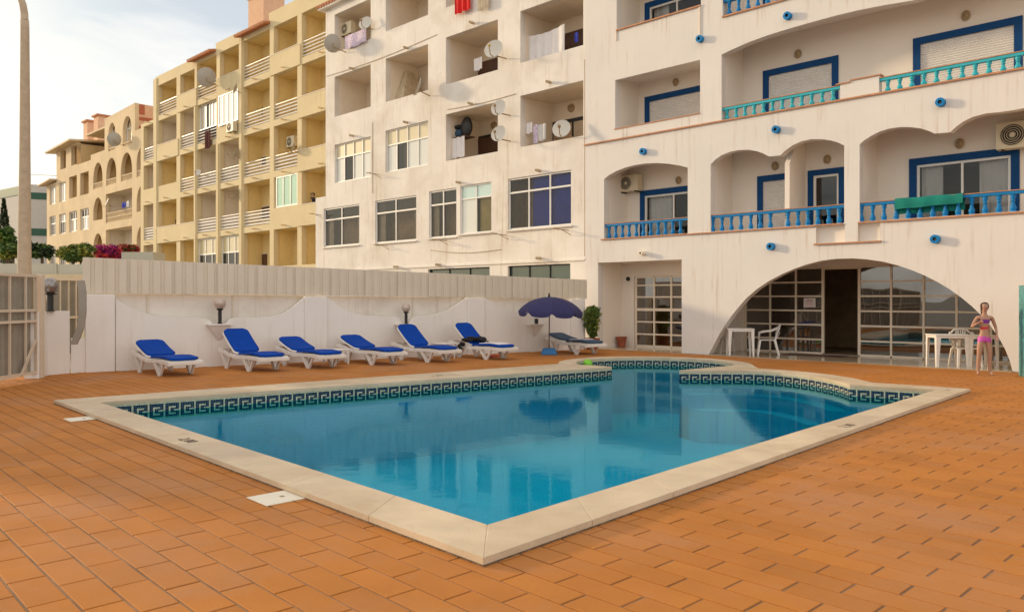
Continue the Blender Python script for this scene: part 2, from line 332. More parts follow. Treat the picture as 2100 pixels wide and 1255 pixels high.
class Frame:
    """vertical facade plane: a along it (to the right), b into the building, z up"""
    def __init__(s, O, u): s.O = Vector((O[0], O[1])); s.u = Vector(u).normalized(); s.n = Vector((-s.u.y, s.u.x)); s.rz = math.atan2(s.u.y, s.u.x)
    def pt(s, px, py, b=0.0):
        r = (px-CX)/FPX; O, u, n = s.O, s.u, s.n
        a = (r*(O.y+b*n.y)-O.x-b*n.x)/(u.x-r*u.y); y = O.y+a*u.y+b*n.y
        return a, H+(HY-py)/FPX*y
    def a(s, px, b=0.0): return s.pt(px, 0, b)[0]
    def world(s, a, b, z): p = s.O+s.u*a+s.n*b; return Vector((p.x, p.y, z))
    def root(s, name, **k): return empty(name, (s.O.x, s.O.y, 0), s.rz, **k)
def rect(a0, a1, z0, z1): return [(a0, z0), (a1, z0), (a1, z1), (a0, z1)]
def recess(parent, a0, a1, z0, z1, b0, b1, k, back_holes=(), name='balcony_recess'):
    """the inside of a loggia: floor, ceiling, two cheeks and a back wall"""
    m = MB(); e = .004
    m.poly([(a0-e, b0, z0), (a1+e, b0, z0), (a1+e, b1, z0), (a0-e, b1, z0)], k); m.poly([(a0-e, b0, z1), (a1+e, b0, z1), (a1+e, b1, z1), (a0-e, b1, z1)], k)
    m.poly([(a0-e, b0, z0), (a0-e, b1, z0), (a0-e, b1, z1), (a0-e, b0, z1)], k); m.poly([(a1+e, b0, z0), (a1+e, b1, z0), (a1+e, b1, z1), (a1+e, b0, z1)], k)
    m.panel(rect(a0-e, a1+e, z0, z1), back_holes, b1, b1+.12, k)
    return m.build(name, parent)
def cloth(parent, a0, a1, z0, z1, b, k, name, folds=5, amp=.03, label=None, cat=None, group=None, sag=0, n=28, skew=0):
    m = MB(); vs = []; rows = 6
    for j in range(rows+1):
        t = j/rows
        for i in range(n+1):
            s = i/n; z = z1+(z0-z1)*t - sag*math.sin(math.pi*s)*(1-t*.4) + .015*math.sin(s*folds*4+1)*t
            vs.append((a0+(a1-a0)*s+skew*t, b+amp*math.sin(s*folds*2*math.pi+.6*math.sin(3*s))*(.4+.6*t), z))
    fs = [(j*(n+1)+i, j*(n+1)+i+1, (j+1)*(n+1)+i+1, (j+1)*(n+1)+i) for j in range(rows) for i in range(n)]
    m.faces(vs, fs, k); return m.build(name, parent, smooth=True, label=label, cat=cat, group=group)
def window(parent, a0, a1, z0, z1, b, cols=2, transom=None, k='alu', fw=.05, panes=('gl_dark',), tp=None, curtains=(), room='room', depth=.7, name='window', bt=.06, rows=1, label=None, cuts=None):
    """framed window: frame with bars (part), glass panes, curtains and a room behind (sub-parts)"""
    m = MB(); m.box(a0, a0+fw, b, b+bt, z0, z1, k); m.box(a1-fw, a1, b, b+bt, z0, z1, k)
    m.box(a0+fw, a1-fw, b, b+bt, z1-fw, z1, k); m.box(a0+fw, a1-fw, b, b+bt, z0, z0+fw, k)
    xs = [a0+(a1-a0)*(c if cuts else c/cols) for c in (cuts or range(cols+1))]
    for x in xs[1:-1]: m.box(x-fw*.4, x+fw*.4, b-.004, b+bt-.004, z0+fw, z1-fw, k)
    zs = [z0]+([z1-(z1-z0)*transom] if transom else [z0+(z1-z0)*i/rows for i in range(1, rows)])+[z1]
    for z in zs[1:-1]: m.box(a0+fw, a1-fw, b-.008, b+bt-.008, z-fw*.5, z+fw*.5, k)
    o = m.build(name, parent, label=label); i = 0
    for r in range(len(zs)-1):
        for c in range(len(xs)-1):
            g = MB(); mm_ = (tp[c % len(tp)] if (tp and transom and r == 1) else panes[c % len(panes)])
            g.poly([(xs[c], b+bt*.6, zs[r]), (xs[c+1], b+bt*.6, zs[r]), (xs[c+1], b+bt*.6, zs[r+1]), (xs[c], b+bt*.6, zs[r+1])], mm_)
            g.build('glass_pane', o)
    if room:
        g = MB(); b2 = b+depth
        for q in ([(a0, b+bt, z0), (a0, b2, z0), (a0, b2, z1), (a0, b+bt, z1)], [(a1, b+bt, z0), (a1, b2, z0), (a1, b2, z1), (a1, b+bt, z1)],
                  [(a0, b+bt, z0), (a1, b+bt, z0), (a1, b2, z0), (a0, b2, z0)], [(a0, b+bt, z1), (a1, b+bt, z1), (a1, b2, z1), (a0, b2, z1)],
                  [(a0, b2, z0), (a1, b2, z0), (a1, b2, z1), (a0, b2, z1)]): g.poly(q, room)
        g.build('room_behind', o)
    for f0, f1, ck in curtains: cloth(o, a0+(a1-a0)*f0, a0+(a1-a0)*f1, z0+.02, z1-.02, b+bt+.12, ck, 'curtain', folds=max(2, int((f1-f0)*(a1-a0)*7)))
    return o
# ================================================================== POOL AND DECK
CZ = .055; WZ = -.135
def g5(x, y): p = G(x, y, CZ); return (p.x, p.y)
SPA = Vector((3.30, 18.15)); RI, RO = 1.80, 2.22
def circ(r, deg): return (SPA.x+r*math.cos(R(deg)), SPA.y+r*math.sin(R(deg)))
near_i, near_o = g5(1000, 1075), g5(991.7, 1143)
left_i, left_o = g5(205, 825), g5(110, 820)
fl_i = g5(1222, 754.5); fl_o = g5(1166, 744.5)
tip1, tip2 = g5(1255, 752), g5(1393, 759)
aL = math.degrees(math.atan2(fl_o[1]-SPA.y, fl_o[0]-SPA.x))   # about 190
a1, a2 = 193, -18
arc_i = [circ(RI, a1+(a2-a1)*i/30) for i in range(31)]
arc_o = [circ(RO, a1+(a2-a1)*i/30) for i in range(31)]
c_i = [g5(*p) for p in ((1532, 760), (1565, 761), (1601, 763.5), (1634, 767), (1664, 771), (1688, 775), (1706, 778.5), (1727, 783.5), (1743, 789))]
c_o = [g5(*p) for p in ((1556, 755), (1595, 757.5), (1634, 760.5), (1670, 764), (1704, 768), (1733, 772.5), (1756, 776.5), (1772, 780.5), (1789, 784))]
right_i, right_o = g5(1919, 799), g5(1990, 797)
INNER = [near_i, left_i, fl_i, tip1]+arc_i+[tip2]+c_i+[right_i]
OUTER = [near_o, left_o, fl_o]+arc_o[2:]+c_o+[right_o]
def inpoly(p, poly):
    c = False; n = len(poly)
    for i in range(n):
        x1, y1 = poly[i]; x2, y2 = poly[(i+1) % n]
        if (y1 > p[1]) != (y2 > p[1]) and p[0] < (x2-x1)*(p[1]-y1)/(y2-y1)+x1: c = not c
    return c
def lerp(a, b, t): return (a[0]+(b[0]-a[0])*t, a[1]+(b[1]-a[1])*t)
MID = [lerp(a, b, .5) for a, b in zip([near_i, left_i, fl_i], [near_o, left_o, fl_o])]+[circ((RI+RO)/2, a1+(a2-a1)*i/30) for i in range(2, 31)]+[lerp(a, b, .5) for a, b in zip(c_i+[right_i], c_o+[right_o])]
TL_ = Vector((.690, -.724)).normalized(); TC = Vector((-TL_.y, TL_.x))          # paver length and width directions
DECK = [(-9.9, 1.0), (16, 1.0), (16, 30.0), (-9.9, 30.0)]
deck = empty('pool_deck', kind='structure')
def flat_with_hole(outer, hole, z, k, name, parent=None, kind=None):
    loops = [[Vector((p[0], p[1], 0)) for p in outer], [Vector((p[0], p[1], 0)) for p in hole]]
    tri = tessellate_polygon(loops); m = MB(); m.faces([(p.x, p.y, z) for l_ in loops for p in l_], tri, k); return m.build(name, parent, kind=kind)
flat_with_hole([(-9.9, -4), (16, -4), (16, 30), (-9.9, 30)], INNER, -.0075, 'grout', 'mortar_bed', deck)
flat_with_hole([(-700, -300), (700, -300), (700, 1500), (-700, 1500)], [(-9.9, -4), (16, -4), (16, 30), (-9.9, 30)], -.03, 'grey', 'ground', kind='structure')
PL, PW, J = .455, .198, .014
FENCE_A, FENCE_B = G(245, 760).xy, G(1200, 716).xy; fd = (FENCE_B-FENCE_A).normalized(); fnrm = Vector((-fd.y, fd.x))
WALLF = Frame((10.75, 16.76), (.718, -.696))
tiles = []
org = Vector(near_o)+TC*.02
for j in range(-90, 150):
    for i in range(-80, 80):
        c = org+TL_*((i+(.5 if j % 2 else 0))*PL)+TC*(j*PW)
        if c.y < -1.0 or c.y > 27 or c.x > 15 or c.x < -9.75: continue
        if inpoly(c, MID): continue
        if (c-FENCE_A).dot(fnrm) > .1: continue
        if (c-WALLF.O).dot(WALLF.n) > .0 or (c-WALLF.O).dot(WALLF.n) > -.30 and True: continue
        tiles.append(c)
skim = [(G(172, 859), 'a'), (G(578, 1020), 'b')]
tiles.sort(key=lambda c: c.length)
def tile_mb(m, c, dz=0, tl=(0, 0), cham=.003, base=-.02):
    a, b = (PL-J)/2, (PW-J)/2; z = dz
    def P(x, y, zz): q = c+TL_*x+TC*y; return (q.x, q.y, zz+tl[0]*x+tl[1]*y)
    vs = [P(-a, -b, base), P(a, -b, base), P(a, b, base), P(-a, b, base), P(-a, -b, z-cham), P(a, -b, z-cham), P(a, b, z-cham), P(-a, b, z-cham),
          P(-a+cham, -b+cham, z), P(a-cham, -b+cham, z), P(a-cham, b-cham, z), P(-a+cham, b-cham, z)]
    m.faces(vs, [(0, 1, 5, 4), (1, 2, 6, 5), (2, 3, 7, 6), (3, 0, 4, 7), (4, 5, 9, 8), (5, 6, 10, 9), (6, 7, 11, 10), (7, 4, 8, 11), (8, 9, 10, 11)], 'tile')
def in_view(c): return 3.75 < c.y and -40 < c.x/c.y*FPX+CX < 2140
vis = [c for c in tiles if in_view(c)][:300]; ids = {id(c) for c in vis}
tm = MB(); tile_mb(tm, Vector((0, 0)), base=-.02); t0 = tm.build('paver', deck); first = True
for c in vis:
    o = t0 if first else inst(t0, deck); first = False
    o.location = (c.x, c.y, random.uniform(-.001, .001)); o.rotation_euler = (random.uniform(-.002, .002), random.uniform(-.002, .002), random.uniform(-.006, .006))
m = MB()
for c in tiles:
    if id(c) not in ids: tile_mb(m, c, random.uniform(-.001, .001), (random.uniform(-.002, .002), random.uniform(-.002, .002)))
m.build('paver_field', deck, kind='stuff')
# skimmer lids let into the deck
for (x, y), sz in (((172, 859), .20), ((578, 1020), .21)):
    p = G(x, y); l_ = empty('skimmer_lid', (p.x, p.y, 0), math.atan2(TL_.y, TL_.x), label='small cream square skimmer lid near the left corner of the pool' if x < 300 else 'larger looking cream skimmer lid by the notch in the front left stone edge', cat='skimmer lid')
    m = MB(); m.box(-sz*.8, sz*.8, -sz, sz*.9, .001, .010, 'lid'); m.build('cover', l_, bevel=.003)
    m = MB(); m.lathe([(.022, .0105), (.018, .013), (.001, .013)], 'rust', 10); m.build('screw', l_)
# ---- coping stones
pool = empty('swimming_pool', kind='structure', label='L shaped blue mosaic swimming pool with cream stone edge')
stones = []
def stone_run(i0, o0, i1, o1, n, last=True):
    for k in range(n): stones.append([lerp(i0, i1, k/n), lerp(i0, i1, (k+1)/n), lerp(o0, o1, (k+1)/n), lerp(o0, o1, k/n)])
stone_run(near_i, near_o, left_i, left_o, 8)
stone_run(left_i, left_o, fl_i, fl_o, 9)
stones.append([fl_i, tip1]+arc_i[:1]+[arc_o[2], fl_o])
for k in range(0, 30, 3):
    s = arc_i[k:k+4]; o_ = arc_o[max(k, 2):k+4]; stones.append(s+o_[::-1])
stones.append([arc_i[-1], tip2, c_i[0], c_o[0], arc_o[-1]])
for k in range(0, 8, 2): stones.append([c_i[k], c_i[k+1], c_i[k+2], c_o[k+2], c_o[k+1], c_o[k]])
stone_run(c_i[-1], c_o[-1], right_i, right_o, 2)
stone_run(right_i, right_o, near_i, near_o, 11)
for s in stones:
    c = Vector((sum(p[0] for p in s)/len(s), sum(p[1] for p in s)/len(s)))
    pts = [Vector(p) for p in s]; q = []
    for p in pts: d = (c-p); q.append(p+d.normalized()*.0018)
    dz = random.uniform(-.0015, .0015); lo = [(p.x, p.y) for p in q]; m = MB(); n = len(q)
    tri = tessellate_polygon([[Vector((x, y, 0)) for x, y in lo]])
    ch = .006; hi = [p+(c-p).normalized()*ch for p in q]
    m.faces([(p.x, p.y, CZ+dz) for p in hi], tri, 'coping')
    for i in range(n):
        a, b = q[i], q[(i+1) % n]; e, f = hi[i], hi[(i+1) % n]
        m.poly([(a.x, a.y, .0), (b.x, b.y, .0), (b.x, b.y, CZ+dz-ch*.8), (a.x, a.y, CZ+dz-ch*.8)], 'coping')
        m.poly([(a.x, a.y, CZ+dz-ch*.8), (b.x, b.y, CZ+dz-ch*.8), (f.x, f.y, CZ+dz), (e.x, e.y, CZ+dz)], 'coping')
    m.build('coping_stone', pool)
# dark mortar under the stones
m = MB(); loops = [[Vector((p[0], p[1], 0)) for p in OUTER], [Vector((p[0], p[1], 0)) for p in INNER]]
cen = Vector((0.5, 11)); n = len(OUTER)
for i in range(n):
    a, b = OUTER[i], OUTER[(i+1) % n]; m.poly([(a[0], a[1], -.005), (b[0], b[1], -.005), (b[0], b[1], .013), (a[0], a[1], .013)], 'coping_edge')
tri = tessellate_polygon(loops); m.faces([(p.x, p.y, CZ-.0025) for l_ in loops for p in l_], tri, 'coping'); m.build('mortar_joint', pool)
# ---- mosaic band: ten rows of tesserae with a key pattern, real little tiles
TS = .0245
KEY = ["........", "DDDDDDDD", "DDDDDDDD", "DDLLLLDD", "DDLDDDDD", "DDLDDLLL", "DDLDDDDD", "DDLLLLDD", "DDDDDDDD", "........"]
def band(pts, name='key_pattern_band'):
    m = MB(); col = 0
    back = MB()
    for i in range(len(pts)-1):
        a, b = Vector(pts[i]), Vector(pts[i+1]); Ls = (b-a).length; d = (b-a)/Ls; nn = Vector((-d.y, d.x))
        if not inpoly(a+d*Ls/2+nn*.05, INNER): nn = -nn
        back.poly([(a.x, a.y, -.002), (b.x, b.y, -.002), (b.x, b.y, -.26), (a.x, a.y, -.26)], 'mos_pale')
        nc = max(1, int(round(Ls/TS))); st = Ls/nc
        for c in range(nc):
            for r in range(10):
                cc = col % 9; ch = '.' if cc == 8 else KEY[r][cc]
                k = 'mos_dark' if ch == 'D' else 'mos_pale'
                if k == 'mos_pale' and False: continue
                g = st*.06; p = a+d*(c*st+g)+nn*.003; q = a+d*((c+1)*st-g)+nn*.003; z1 = -.003-r*TS; z0 = z1-TS*.9
                m.faces([(p.x, p.y, z0), (q.x, q.y, z0), (q.x, q.y, z1), (p.x, p.y, z1)], [(0, 1, 2, 3)], k)
            col += 1
    b_ = back.build('band_backing', pool); m.build(name, pool, kind='stuff')
band([left_i, fl_i, tip1]); band([arc_i[0]]+arc_i[1:]); band([tip2]+c_i[:1]+c_i[1:]+[right_i]); 
band([right_i, near_i][::-1]); band([near_i, left_i])
# ---- shell below the band, floor with a deeper end, and the spa bench
m = MB(); FZ = -1.35; n = len(INNER)
for i in range(n):
    a, b = INNER[i], INNER[(i+1) % n]; m.poly([(a[0], a[1], -.002), (b[0], b[1], -.002), (b[0], b[1], FZ), (a[0], a[1], FZ)], 'poolw')
m.build('pool_wall', pool)
m = MB(); m.faces([(p[0], p[1], FZ) for p in INNER], tessellate_polygon([[Vector((p[0], p[1], 0)) for p in INNER]]), 'pool'); m.build('pool_floor', pool)
m = MB(); st_ = [tip2]+c_i
for k_, (off, z) in enumerate(((.35, -.42), (.7, -.7))):
    cc_ = Vector((4.2, 14.6)); pts = [tuple(Vector(p)+(cc_-Vector(p)).normalized()*off) for p in st_]
    poly = [tuple(p) for p in st_]+pts[::-1]
    m.faces([(p[0], p[1], z) for p in poly], tessellate_polygon([[Vector((p[0], p[1], 0)) for p in poly]]), 'pool')
    for i in (0, -1): a, b = st_[i], pts[i]; m.poly([(a[0], a[1], z), (b[0], b[1], z), (b[0], b[1], FZ), (a[0], a[1], FZ)], 'poolw')
    for i in range(len(pts)-1): m.poly([(pts[i][0], pts[i][1], z), (pts[i+1][0], pts[i+1][1], z), (pts[i+1][0], pts[i+1][1], FZ), (pts[i][0], pts[i][1], FZ)], 'pool')
m.build('pool_step', pool)
m = MB(); m.faces([(p[0], p[1], WZ) for p in INNER], tessellate_polygon([[Vector((p[0], p[1], 0)) for p in INNER]]), 'water'); ww = m.build('pool_water', kind='structure')
for f in ww.data.polygons:
    if f.normal.z < 0: f.flip()
# depth numerals on the stone
def text(s, loc, size, rz, k, name, parent=None, rx=0, flip=1):
    cu = bpy.data.curves.new(name, 'FONT'); cu.body = s; cu.size = size; cu.align_x = 'CENTER'; cu.align_y = 'CENTER'; cu.extrude = .0006; cu.resolution_u = 2
    cu.materials.append(M[k]); o = bpy.data.objects.new(name, cu); COL.objects.link(o); o.location = loc; o.rotation_euler = (rx, 0, rz)
    if parent: o.parent = parent
    return o
for (x, y, s, ang, sz) in ((385, 903, '2,00', math.atan2(-TL_.y, -TL_.x)+math.pi, .17), (1737, 873, '1,10', math.atan2(TC.y, TC.x), .17), (897, 770.5, '1,80', math.atan2(fd.y, fd.x), .16), (1944, 800, '-', math.atan2(TL_.y, TL_.x), .3)):
    p = G(x, y, CZ); text(s, (p.x, p.y, CZ+.003), sz, ang, 'ink', 'depth_numerals', pool)
# ball
p = G(1205, 742, 0); d = 19.1
m = MB(); m.ball((0, 0, 0), .125, 'ball', 20, 12); m.build('beach_ball', smooth=True, loc=((1205-CX)/FPX*d, d, -.045), label='lime green ball floating at the edge of the round spa pool', cat='ball')
# ================================================================== FENCE WALL
FF = Frame(FENCE_A, fd)
fw = FF.root('boundary_wall', label='white scalloped boundary wall with pillars behind the blue sun loungers', cat='wall')
def fz(px, py, b=0): return FF.pt(px, py, b)
prof = [(237, 612), (250, 620), (265, 629), (285, 638), (310, 646), (340, 650), (400, 651), (422, 653), (432, 657), (438, 666), (441, 676), (459, 676), (463, 664), (469, 656), (482, 651), (520, 651), (560, 649), (582, 643), (600, 631), (614, 619), (625, 610),
        (672, 610), (682, 617), (700, 631), (720, 640), (745, 646), (780, 648), (812, 649), (820, 654), (826, 668), (838, 668), (843, 655), (852, 649), (880, 646), (900, 643), (920, 636), (940, 623), (958, 611),
        (995, 611), (1005, 617), (1020, 629), (1040, 638), (1062, 642), (1086, 643), (1092, 650), (1106, 650), (1112, 643), (1135, 641), (1160, 633), (1176, 622), (1188, 611), (1200, 611)]
aw = [fz(x, y) for x, y in prof]; aR = aw[-1][0]+.05
m = MB(); m.panel([(aw[0][0], -.02)]+aw+[(aw[-1][0], -.02)], [], 0, .11, 'whitef'); m.build('scalloped_wall', fw)
zt = lambda a: 1.66-.008*a
m = MB(); a0 = fz(176, 600)[0]; m.panel([(a0, -.02), (aR, -.02), (aR, zt(aR)), (a0, zt(a0))], [], .16, .34, 'white2'); m.build('rear_wall', fw)
for x0, x1 in ((176, 236), (626, 671), (960, 994), (1172, 1199)):
    b0, b1 = fz(x0, 600, -.07)[0], fz(x1, 600, -.07)[0]; m = MB(); m.box(b0, b1, -.07, .15, -.02, zt(b0)-.02, 'whitef'); m.build('pillar', fw, bevel=.012)
# corrugated sheets along the top: each sheet is a piece
sa0 = fz(169, 600, .05)[0]; sa1 = fz(1200, 600, .05)[0]; top = lambda a: 2.43-(a-sa0)/(sa1-sa0)*.29; bot = lambda a: 1.675-(a-sa0)/(sa1-sa0)*.12
ns = 15
for i in range(ns):
    x0 = sa0+(sa1-sa0)*i/ns; x1 = sa0+(sa1-sa0)*(i+1)/ns+.02; m = MB(); vs = []; x = x0; pts = []; pitch = (x1-x0)/4
    for r_ in range(4): pts += [(x0+r_*pitch, 0), (x0+r_*pitch+pitch*.60, 0), (x0+r_*pitch+pitch*.66, .035), (x0+r_*pitch+pitch*.94, .035)]
    pts.append((x1, 0)); yy = -.012-(.003 if i % 2 else 0)
    for a, b in pts: vs += [(a, yy+b, bot(a)+random.uniform(-.003, .003)), (a, yy+b, top(a))]
    m.faces(vs, [(2*k, 2*k+2, 2*k+3, 2*k+1) for k in range(len(pts)-1)], 'sheet'); m.build('corrugated_sheet', fw)
m = MB(); m.bar((sa0, .05, bot(sa0)+.06), (sa1, .05, bot(sa1)+.06), .03, .04, 'sheet'); m.bar((sa0, .05, top(sa0)-.1), (sa1, .05, top(sa1)-.1), .03, .04, 'sheet')
m.build('sheet_rail', fw)
# thin pale steel posts in front of the rear wall
for px in (302, 477, 846, 1086):
    a, z = fz(px, 640, .15); m = MB(); m.box(a-.015, a+.015, .12, .158, .9, bot(a), 'sheet'); m.build('fence_post', fw)
# bracket shelves carrying the globe lamps
def globe_lamp(world, r, hpost, label, dark=False, rp=.04):
    t = empty('globe_lamp', world, label=label, cat='lamp', group='globe lamps along the boundary wall')
    m = MB(); m.lathe([(rp*1.5, 0), (rp*1.5, .015), (rp, .02), (rp, hpost-.03), (rp*1.9, hpost-.02), (rp*2, hpost), (.01, hpost+.005)], 'black', 14); m.build('post', t, smooth=False)
    m = MB(); m.ball((0, 0, hpost+r*.95), r, 'globe_d' if dark else 'globe', 22, 14); m.build('globe', t, smooth=True)
    m = MB(); m.lathe([(r*.25, hpost), (r*.28, hpost+r*.3), (r*.12, hpost+r*.8), (.01, hpost+r)], 'glow', 10); m.build('lamp_core', t)
for i, px in enumerate((450, 831, 1098)):
    a, z = fz(px, 664, -.1); a_, zs_ = fz(px, (664, 655, 656)[i], -.1); zs_ = z; sw = .27; m = MB()
    m.box(a-sw, a+sw, -.24, -.002, zs_-.03, zs_, 'whitef'); m.hexa([(a-.03, -.03, zs_-.36), (a+.03, -.03, zs_-.36), (a+.03, -.003, zs_-.36), (a-.03, -.003, zs_-.36)], [(a-sw+.03, -.20, zs_-.03), (a+sw-.03, -.20, zs_-.03), (a+sw-.03, -.003, zs_-.03), (a-sw+.03, -.003, zs_-.03)], 'whitef')
    m.build('lamp_bracket', fw)
    if i < 2: globe_lamp(FF.world(a, -.15, zs_), .135 if i == 0 else .118, .34 if i == 0 else .31, ['globe lamp on the bracket above the second sun lounger from the gate', 'globe lamp on the bracket behind the second highest raised backrest, farther from the gate'][i])
    else:
        t = empty('globe_lamp', FF.world(a, -.15, zs_), label='short black lamp post without a visible globe half hidden by the parasol', cat='lamp', group='globe lamps along the boundary wall')
        m = MB(); m.lathe([(.055, 0), (.055, .15), (.001, .16)], 'black', 12); m.build('post', t)
# ---- low wall beside the gate
lw = empty('low_wall', label='low white wall with an inner corner between the gate and the scalloped wall', cat='wall')
c1, c2, c3, c4 = G(80, 776), G(97, 769.5), G(143, 765), G(174, 762.5)
def wall_seg(m, p, q, z1, th, k, z0=-.02):
    d = (q-p).normalized(); nn = Vector((-d.y, d.x, 0))*th; m.hexa([(p.x, p.y, z0), (q.x, q.y, z0), (q.x+nn.x, q.y+nn.y, z0), (p.x+nn.x, p.y+nn.y, z0)], [(p.x, p.y, z1), (q.x, q.y, z1), (q.x+nn.x, q.y+nn.y, z1), (p.x+nn.x, p.y+nn.y, z1)], k)
m = MB(); wall_seg(m, c1, c2, 1.30, .25, 'whitef'); wall_seg(m, c2, c3, 1.30, .3, 'whitef'); wall_seg(m, c3+Vector((0, .05, 0)), c4+Vector((.3, .05, 0)), .72, .2, 'whitef'); m.build('wall_face', lw)
globe_lamp(((103-CX)/FPX*15.9, 15.9, 1.30), .165, .36, 'large dark smoky globe lamp standing on the low wall next to the gate', True, .06)
# bent metal strip hanging by the pillar
bm_ = empty('bent_metal_strip', label='grey bent metal strip leaning down beside the first white pillar', cat='metal strip'); m = MB(); pts = [(165, 575), (169, 600), (169, 640), (165, 670), (157, 692), (150, 707)]
W_ = [Vector(((x-CX)/FPX*15.75, 15.75, H+(HY-y)/FPX*15.75)) for x, y in pts]
for i in range(len(W_)-1):
    p, q = W_[i], W_[i+1]; m.hexa([p+Vector((-.075, 0, 0)), p+Vector((.06, .01, 0)), p+Vector((.06, .05, 0)), p+Vector((-.075, .04, 0))], [q+Vector((-.075, 0, 0)), q+Vector((.06, .01, 0)), q+Vector((.06, .05, 0)), q+Vector((-.075, .04, 0))], 'bentmetal')
m.build('strip', bm_)
# ---- gates
def gate(P, Q, z0, z1, bars, rails, label, name='metal_gate', diag=(), post=None, bw=.035):
    d = (Q-P); Ln = d.length; t = empty(name, (P.x, P.y, 0), math.atan2(d.y, d.x), label=label, cat='gate')
    m = MB(); f = .05
    m.box(0, Ln, -.02, .03, z1-f, z1, 'gatepaint'); m.box(0, Ln, -.02, .03, z0, z0+f, 'gatepaint'); m.box(0, f, -.022, .032, z0+.001, z1-.001, 'gatepaint'); m.box(Ln-f, Ln, -.022, .032, z0+.001, z1-.001, 'gatepaint')
    for r_ in rails: m.box(f, Ln-f, -.018, .028, r_-.025, r_+.025, 'gatepaint')
    for (a, b, c, e) in diag: m.bar((a, -.03, b), (c, -.03, e), .03, .05, 'gatepaint')
    m.build('gate_frame', t)
    for b in bars: m = MB(); m.box(b-bw/2, b+bw/2, -.012, .02, z0+f, z1-f, 'gatepaint'); m.build('bar', t)
    m = MB(); n_ = max(4, int(Ln/.09)*2); vs = []
    for i in range(n_+1): vs += [(Ln*i/n_, .07+(.02 if i % 4 < 2 else 0), z0+.01), (Ln*i/n_, .07+(.02 if i % 4 < 2 else 0), z1-.02)]
    m.faces(vs, [(2*i, 2*i+2, 2*i+3, 2*i+1) for i in range(n_)], 'sheet_g'); m.build('backing_sheet', t)
    return t
gP = Vector((-9.22, 9.0, 0)); gQ = G(75, 776)+Vector((0, .02, 0)); Lg = (gQ-gP).length
gate(gP, gQ, .10, 2.02, [Lg-x for x in (.36, .84, 1.32, 1.8, 2.28, 2.76, 3.24, 3.72, 4.2, 4.68, 5.16)], [1.12, 1.33], 'large cream barred gate backed with grey sheet at the left edge', diag=[(Lg-.55, .1, Lg-.1, .75)])
m = MB(); m.box(-.05, .05, -.05, .05, 0, 2.03, 'gatepaint'); m.build('gate_post', loc=(gQ.x+.02, gQ.y+.08, 0), label='square cream post that the barred gate hangs on', cat='post', bevel=.006)
p2a = Vector(((79-CX)/FPX*16.4, 16.4, 0)); p2b = Vector(((166-CX)/FPX*17.3, 17.3, 0)); Lg2 = (p2b-p2a).length
gate(p2a, p2b, .3, 2.0, [Lg2*x for x in (.14, .5, .7, .88)], [1.15], 'smaller cream gate panel behind the dark globe lamp', diag=[(.03, 1.95, Lg2*.30, 1.2)], bw=.02)
# pale barrier and street lamp beyond the gate
m = MB(); Y0 = 25.0
for i in range(9):
    x0 = -29+i*2.2; q = MB()
bar_ = empty('far_barrier', (0, 0, 0), label='long pale sheet barrier beyond the gate in front of the trees', cat='barrier')
for i in range(9):
    x0 = -30+i*2.2; m = MB(); m.box(x0, x0+2.19, Y0, Y0+.06, -.02, 2.80-.02*i, 'sheet_p'); m.build('barrier_panel', bar_)
    m = MB(); m.box(x0-.03, x0+.03, Y0-.05, Y0-.001, 0, 2.84-.02*i, 'sheet_p'); m.build('barrier_post', bar_)
m = MB(); m.box(-30, -10.5, Y0-.4, Y0-.1, 0, 2.33, 'ochre'); m.build('kerb_wall', bar_)
sl_ = empty('street_lamp', (-10.45, 16.75, 0), label='tall curved concrete coloured street lamp post rising behind the gate', cat='street lamp')
X = lambda px, d: (px-CX)/FPX*d
m = MB(); zs = lambda py: H+(HY-py)/FPX*16.75
path = [(X(49, 16.75)+10.45, 0, -.02), (X(50, 16.75)+10.45, 0, zs(560)), (X(51, 16.75)+10.45, 0, zs(300)), (X(51, 16.75)+10.45, 0, zs(60)), (X(50.5, 16.75)+10.45, 0, zs(43))]
m.tube(path, [.145, .135, .105, .085, .084], 'lampmetal', 16); m.build('pole', sl_, smooth=True)
m = MB(); path = [(X(50.5, 16.75)+10.45, 0, zs(42)), (X(50, 16.75)+10.45, 0, zs(28)), (X(47, 16.75)+10.45, 0, zs(10)), (X(40, 16.75)+10.45, 0, zs(-10)), (X(25, 16.75)+10.45, 0, zs(-32)), (X(0, 16.75)+10.45, 0, zs(-45)), (X(-60, 16.75)+10.45, 0, zs(-50))]
m.tube(path, [.075, .073, .07, .066, .06, .055, .05], 'lampmetal', 14); m.build('arm', sl_, smooth=True)
m = MB(); m.ball((X(-80, 16.75)+10.45, 0, zs(-50)), .3, 'lampmetal', 14, 8, (1.3, .5, .35)); m.build('lamp_head', sl_, smooth=True)
# ================================================================== BLUE-TRIMMED WHITE BUILDING
b1 = WALLF.root('white_hotel', label='white apartment hotel with blue balustrades and a wide ground floor arch', cat='building')
def c3(x, y): return 1200+x/2.3244, y/2.3244
def c6(x, y): return 1200+x/2.3333, 500+y/2.3333
def w3(x, y, b=0): return WALLF.pt(*c3(x, y), b)
def w6(x, y, b=0): return WALLF.pt(*c6(x, y), b)
def avg(*v): return sum(v)/len(v)
EDGE = WALLF.a(1200); EDGE2 = WALLF.a(1228)
AR = 8.0; TOPZ = 15.2
holes = []
zl1 = avg(w3(80, 1142)[1], w3(480, 1113)[1], w3(2092, 1003)[1]); zl2 = avg(w3(5, 692)[1], w3(2092, 318)[1])
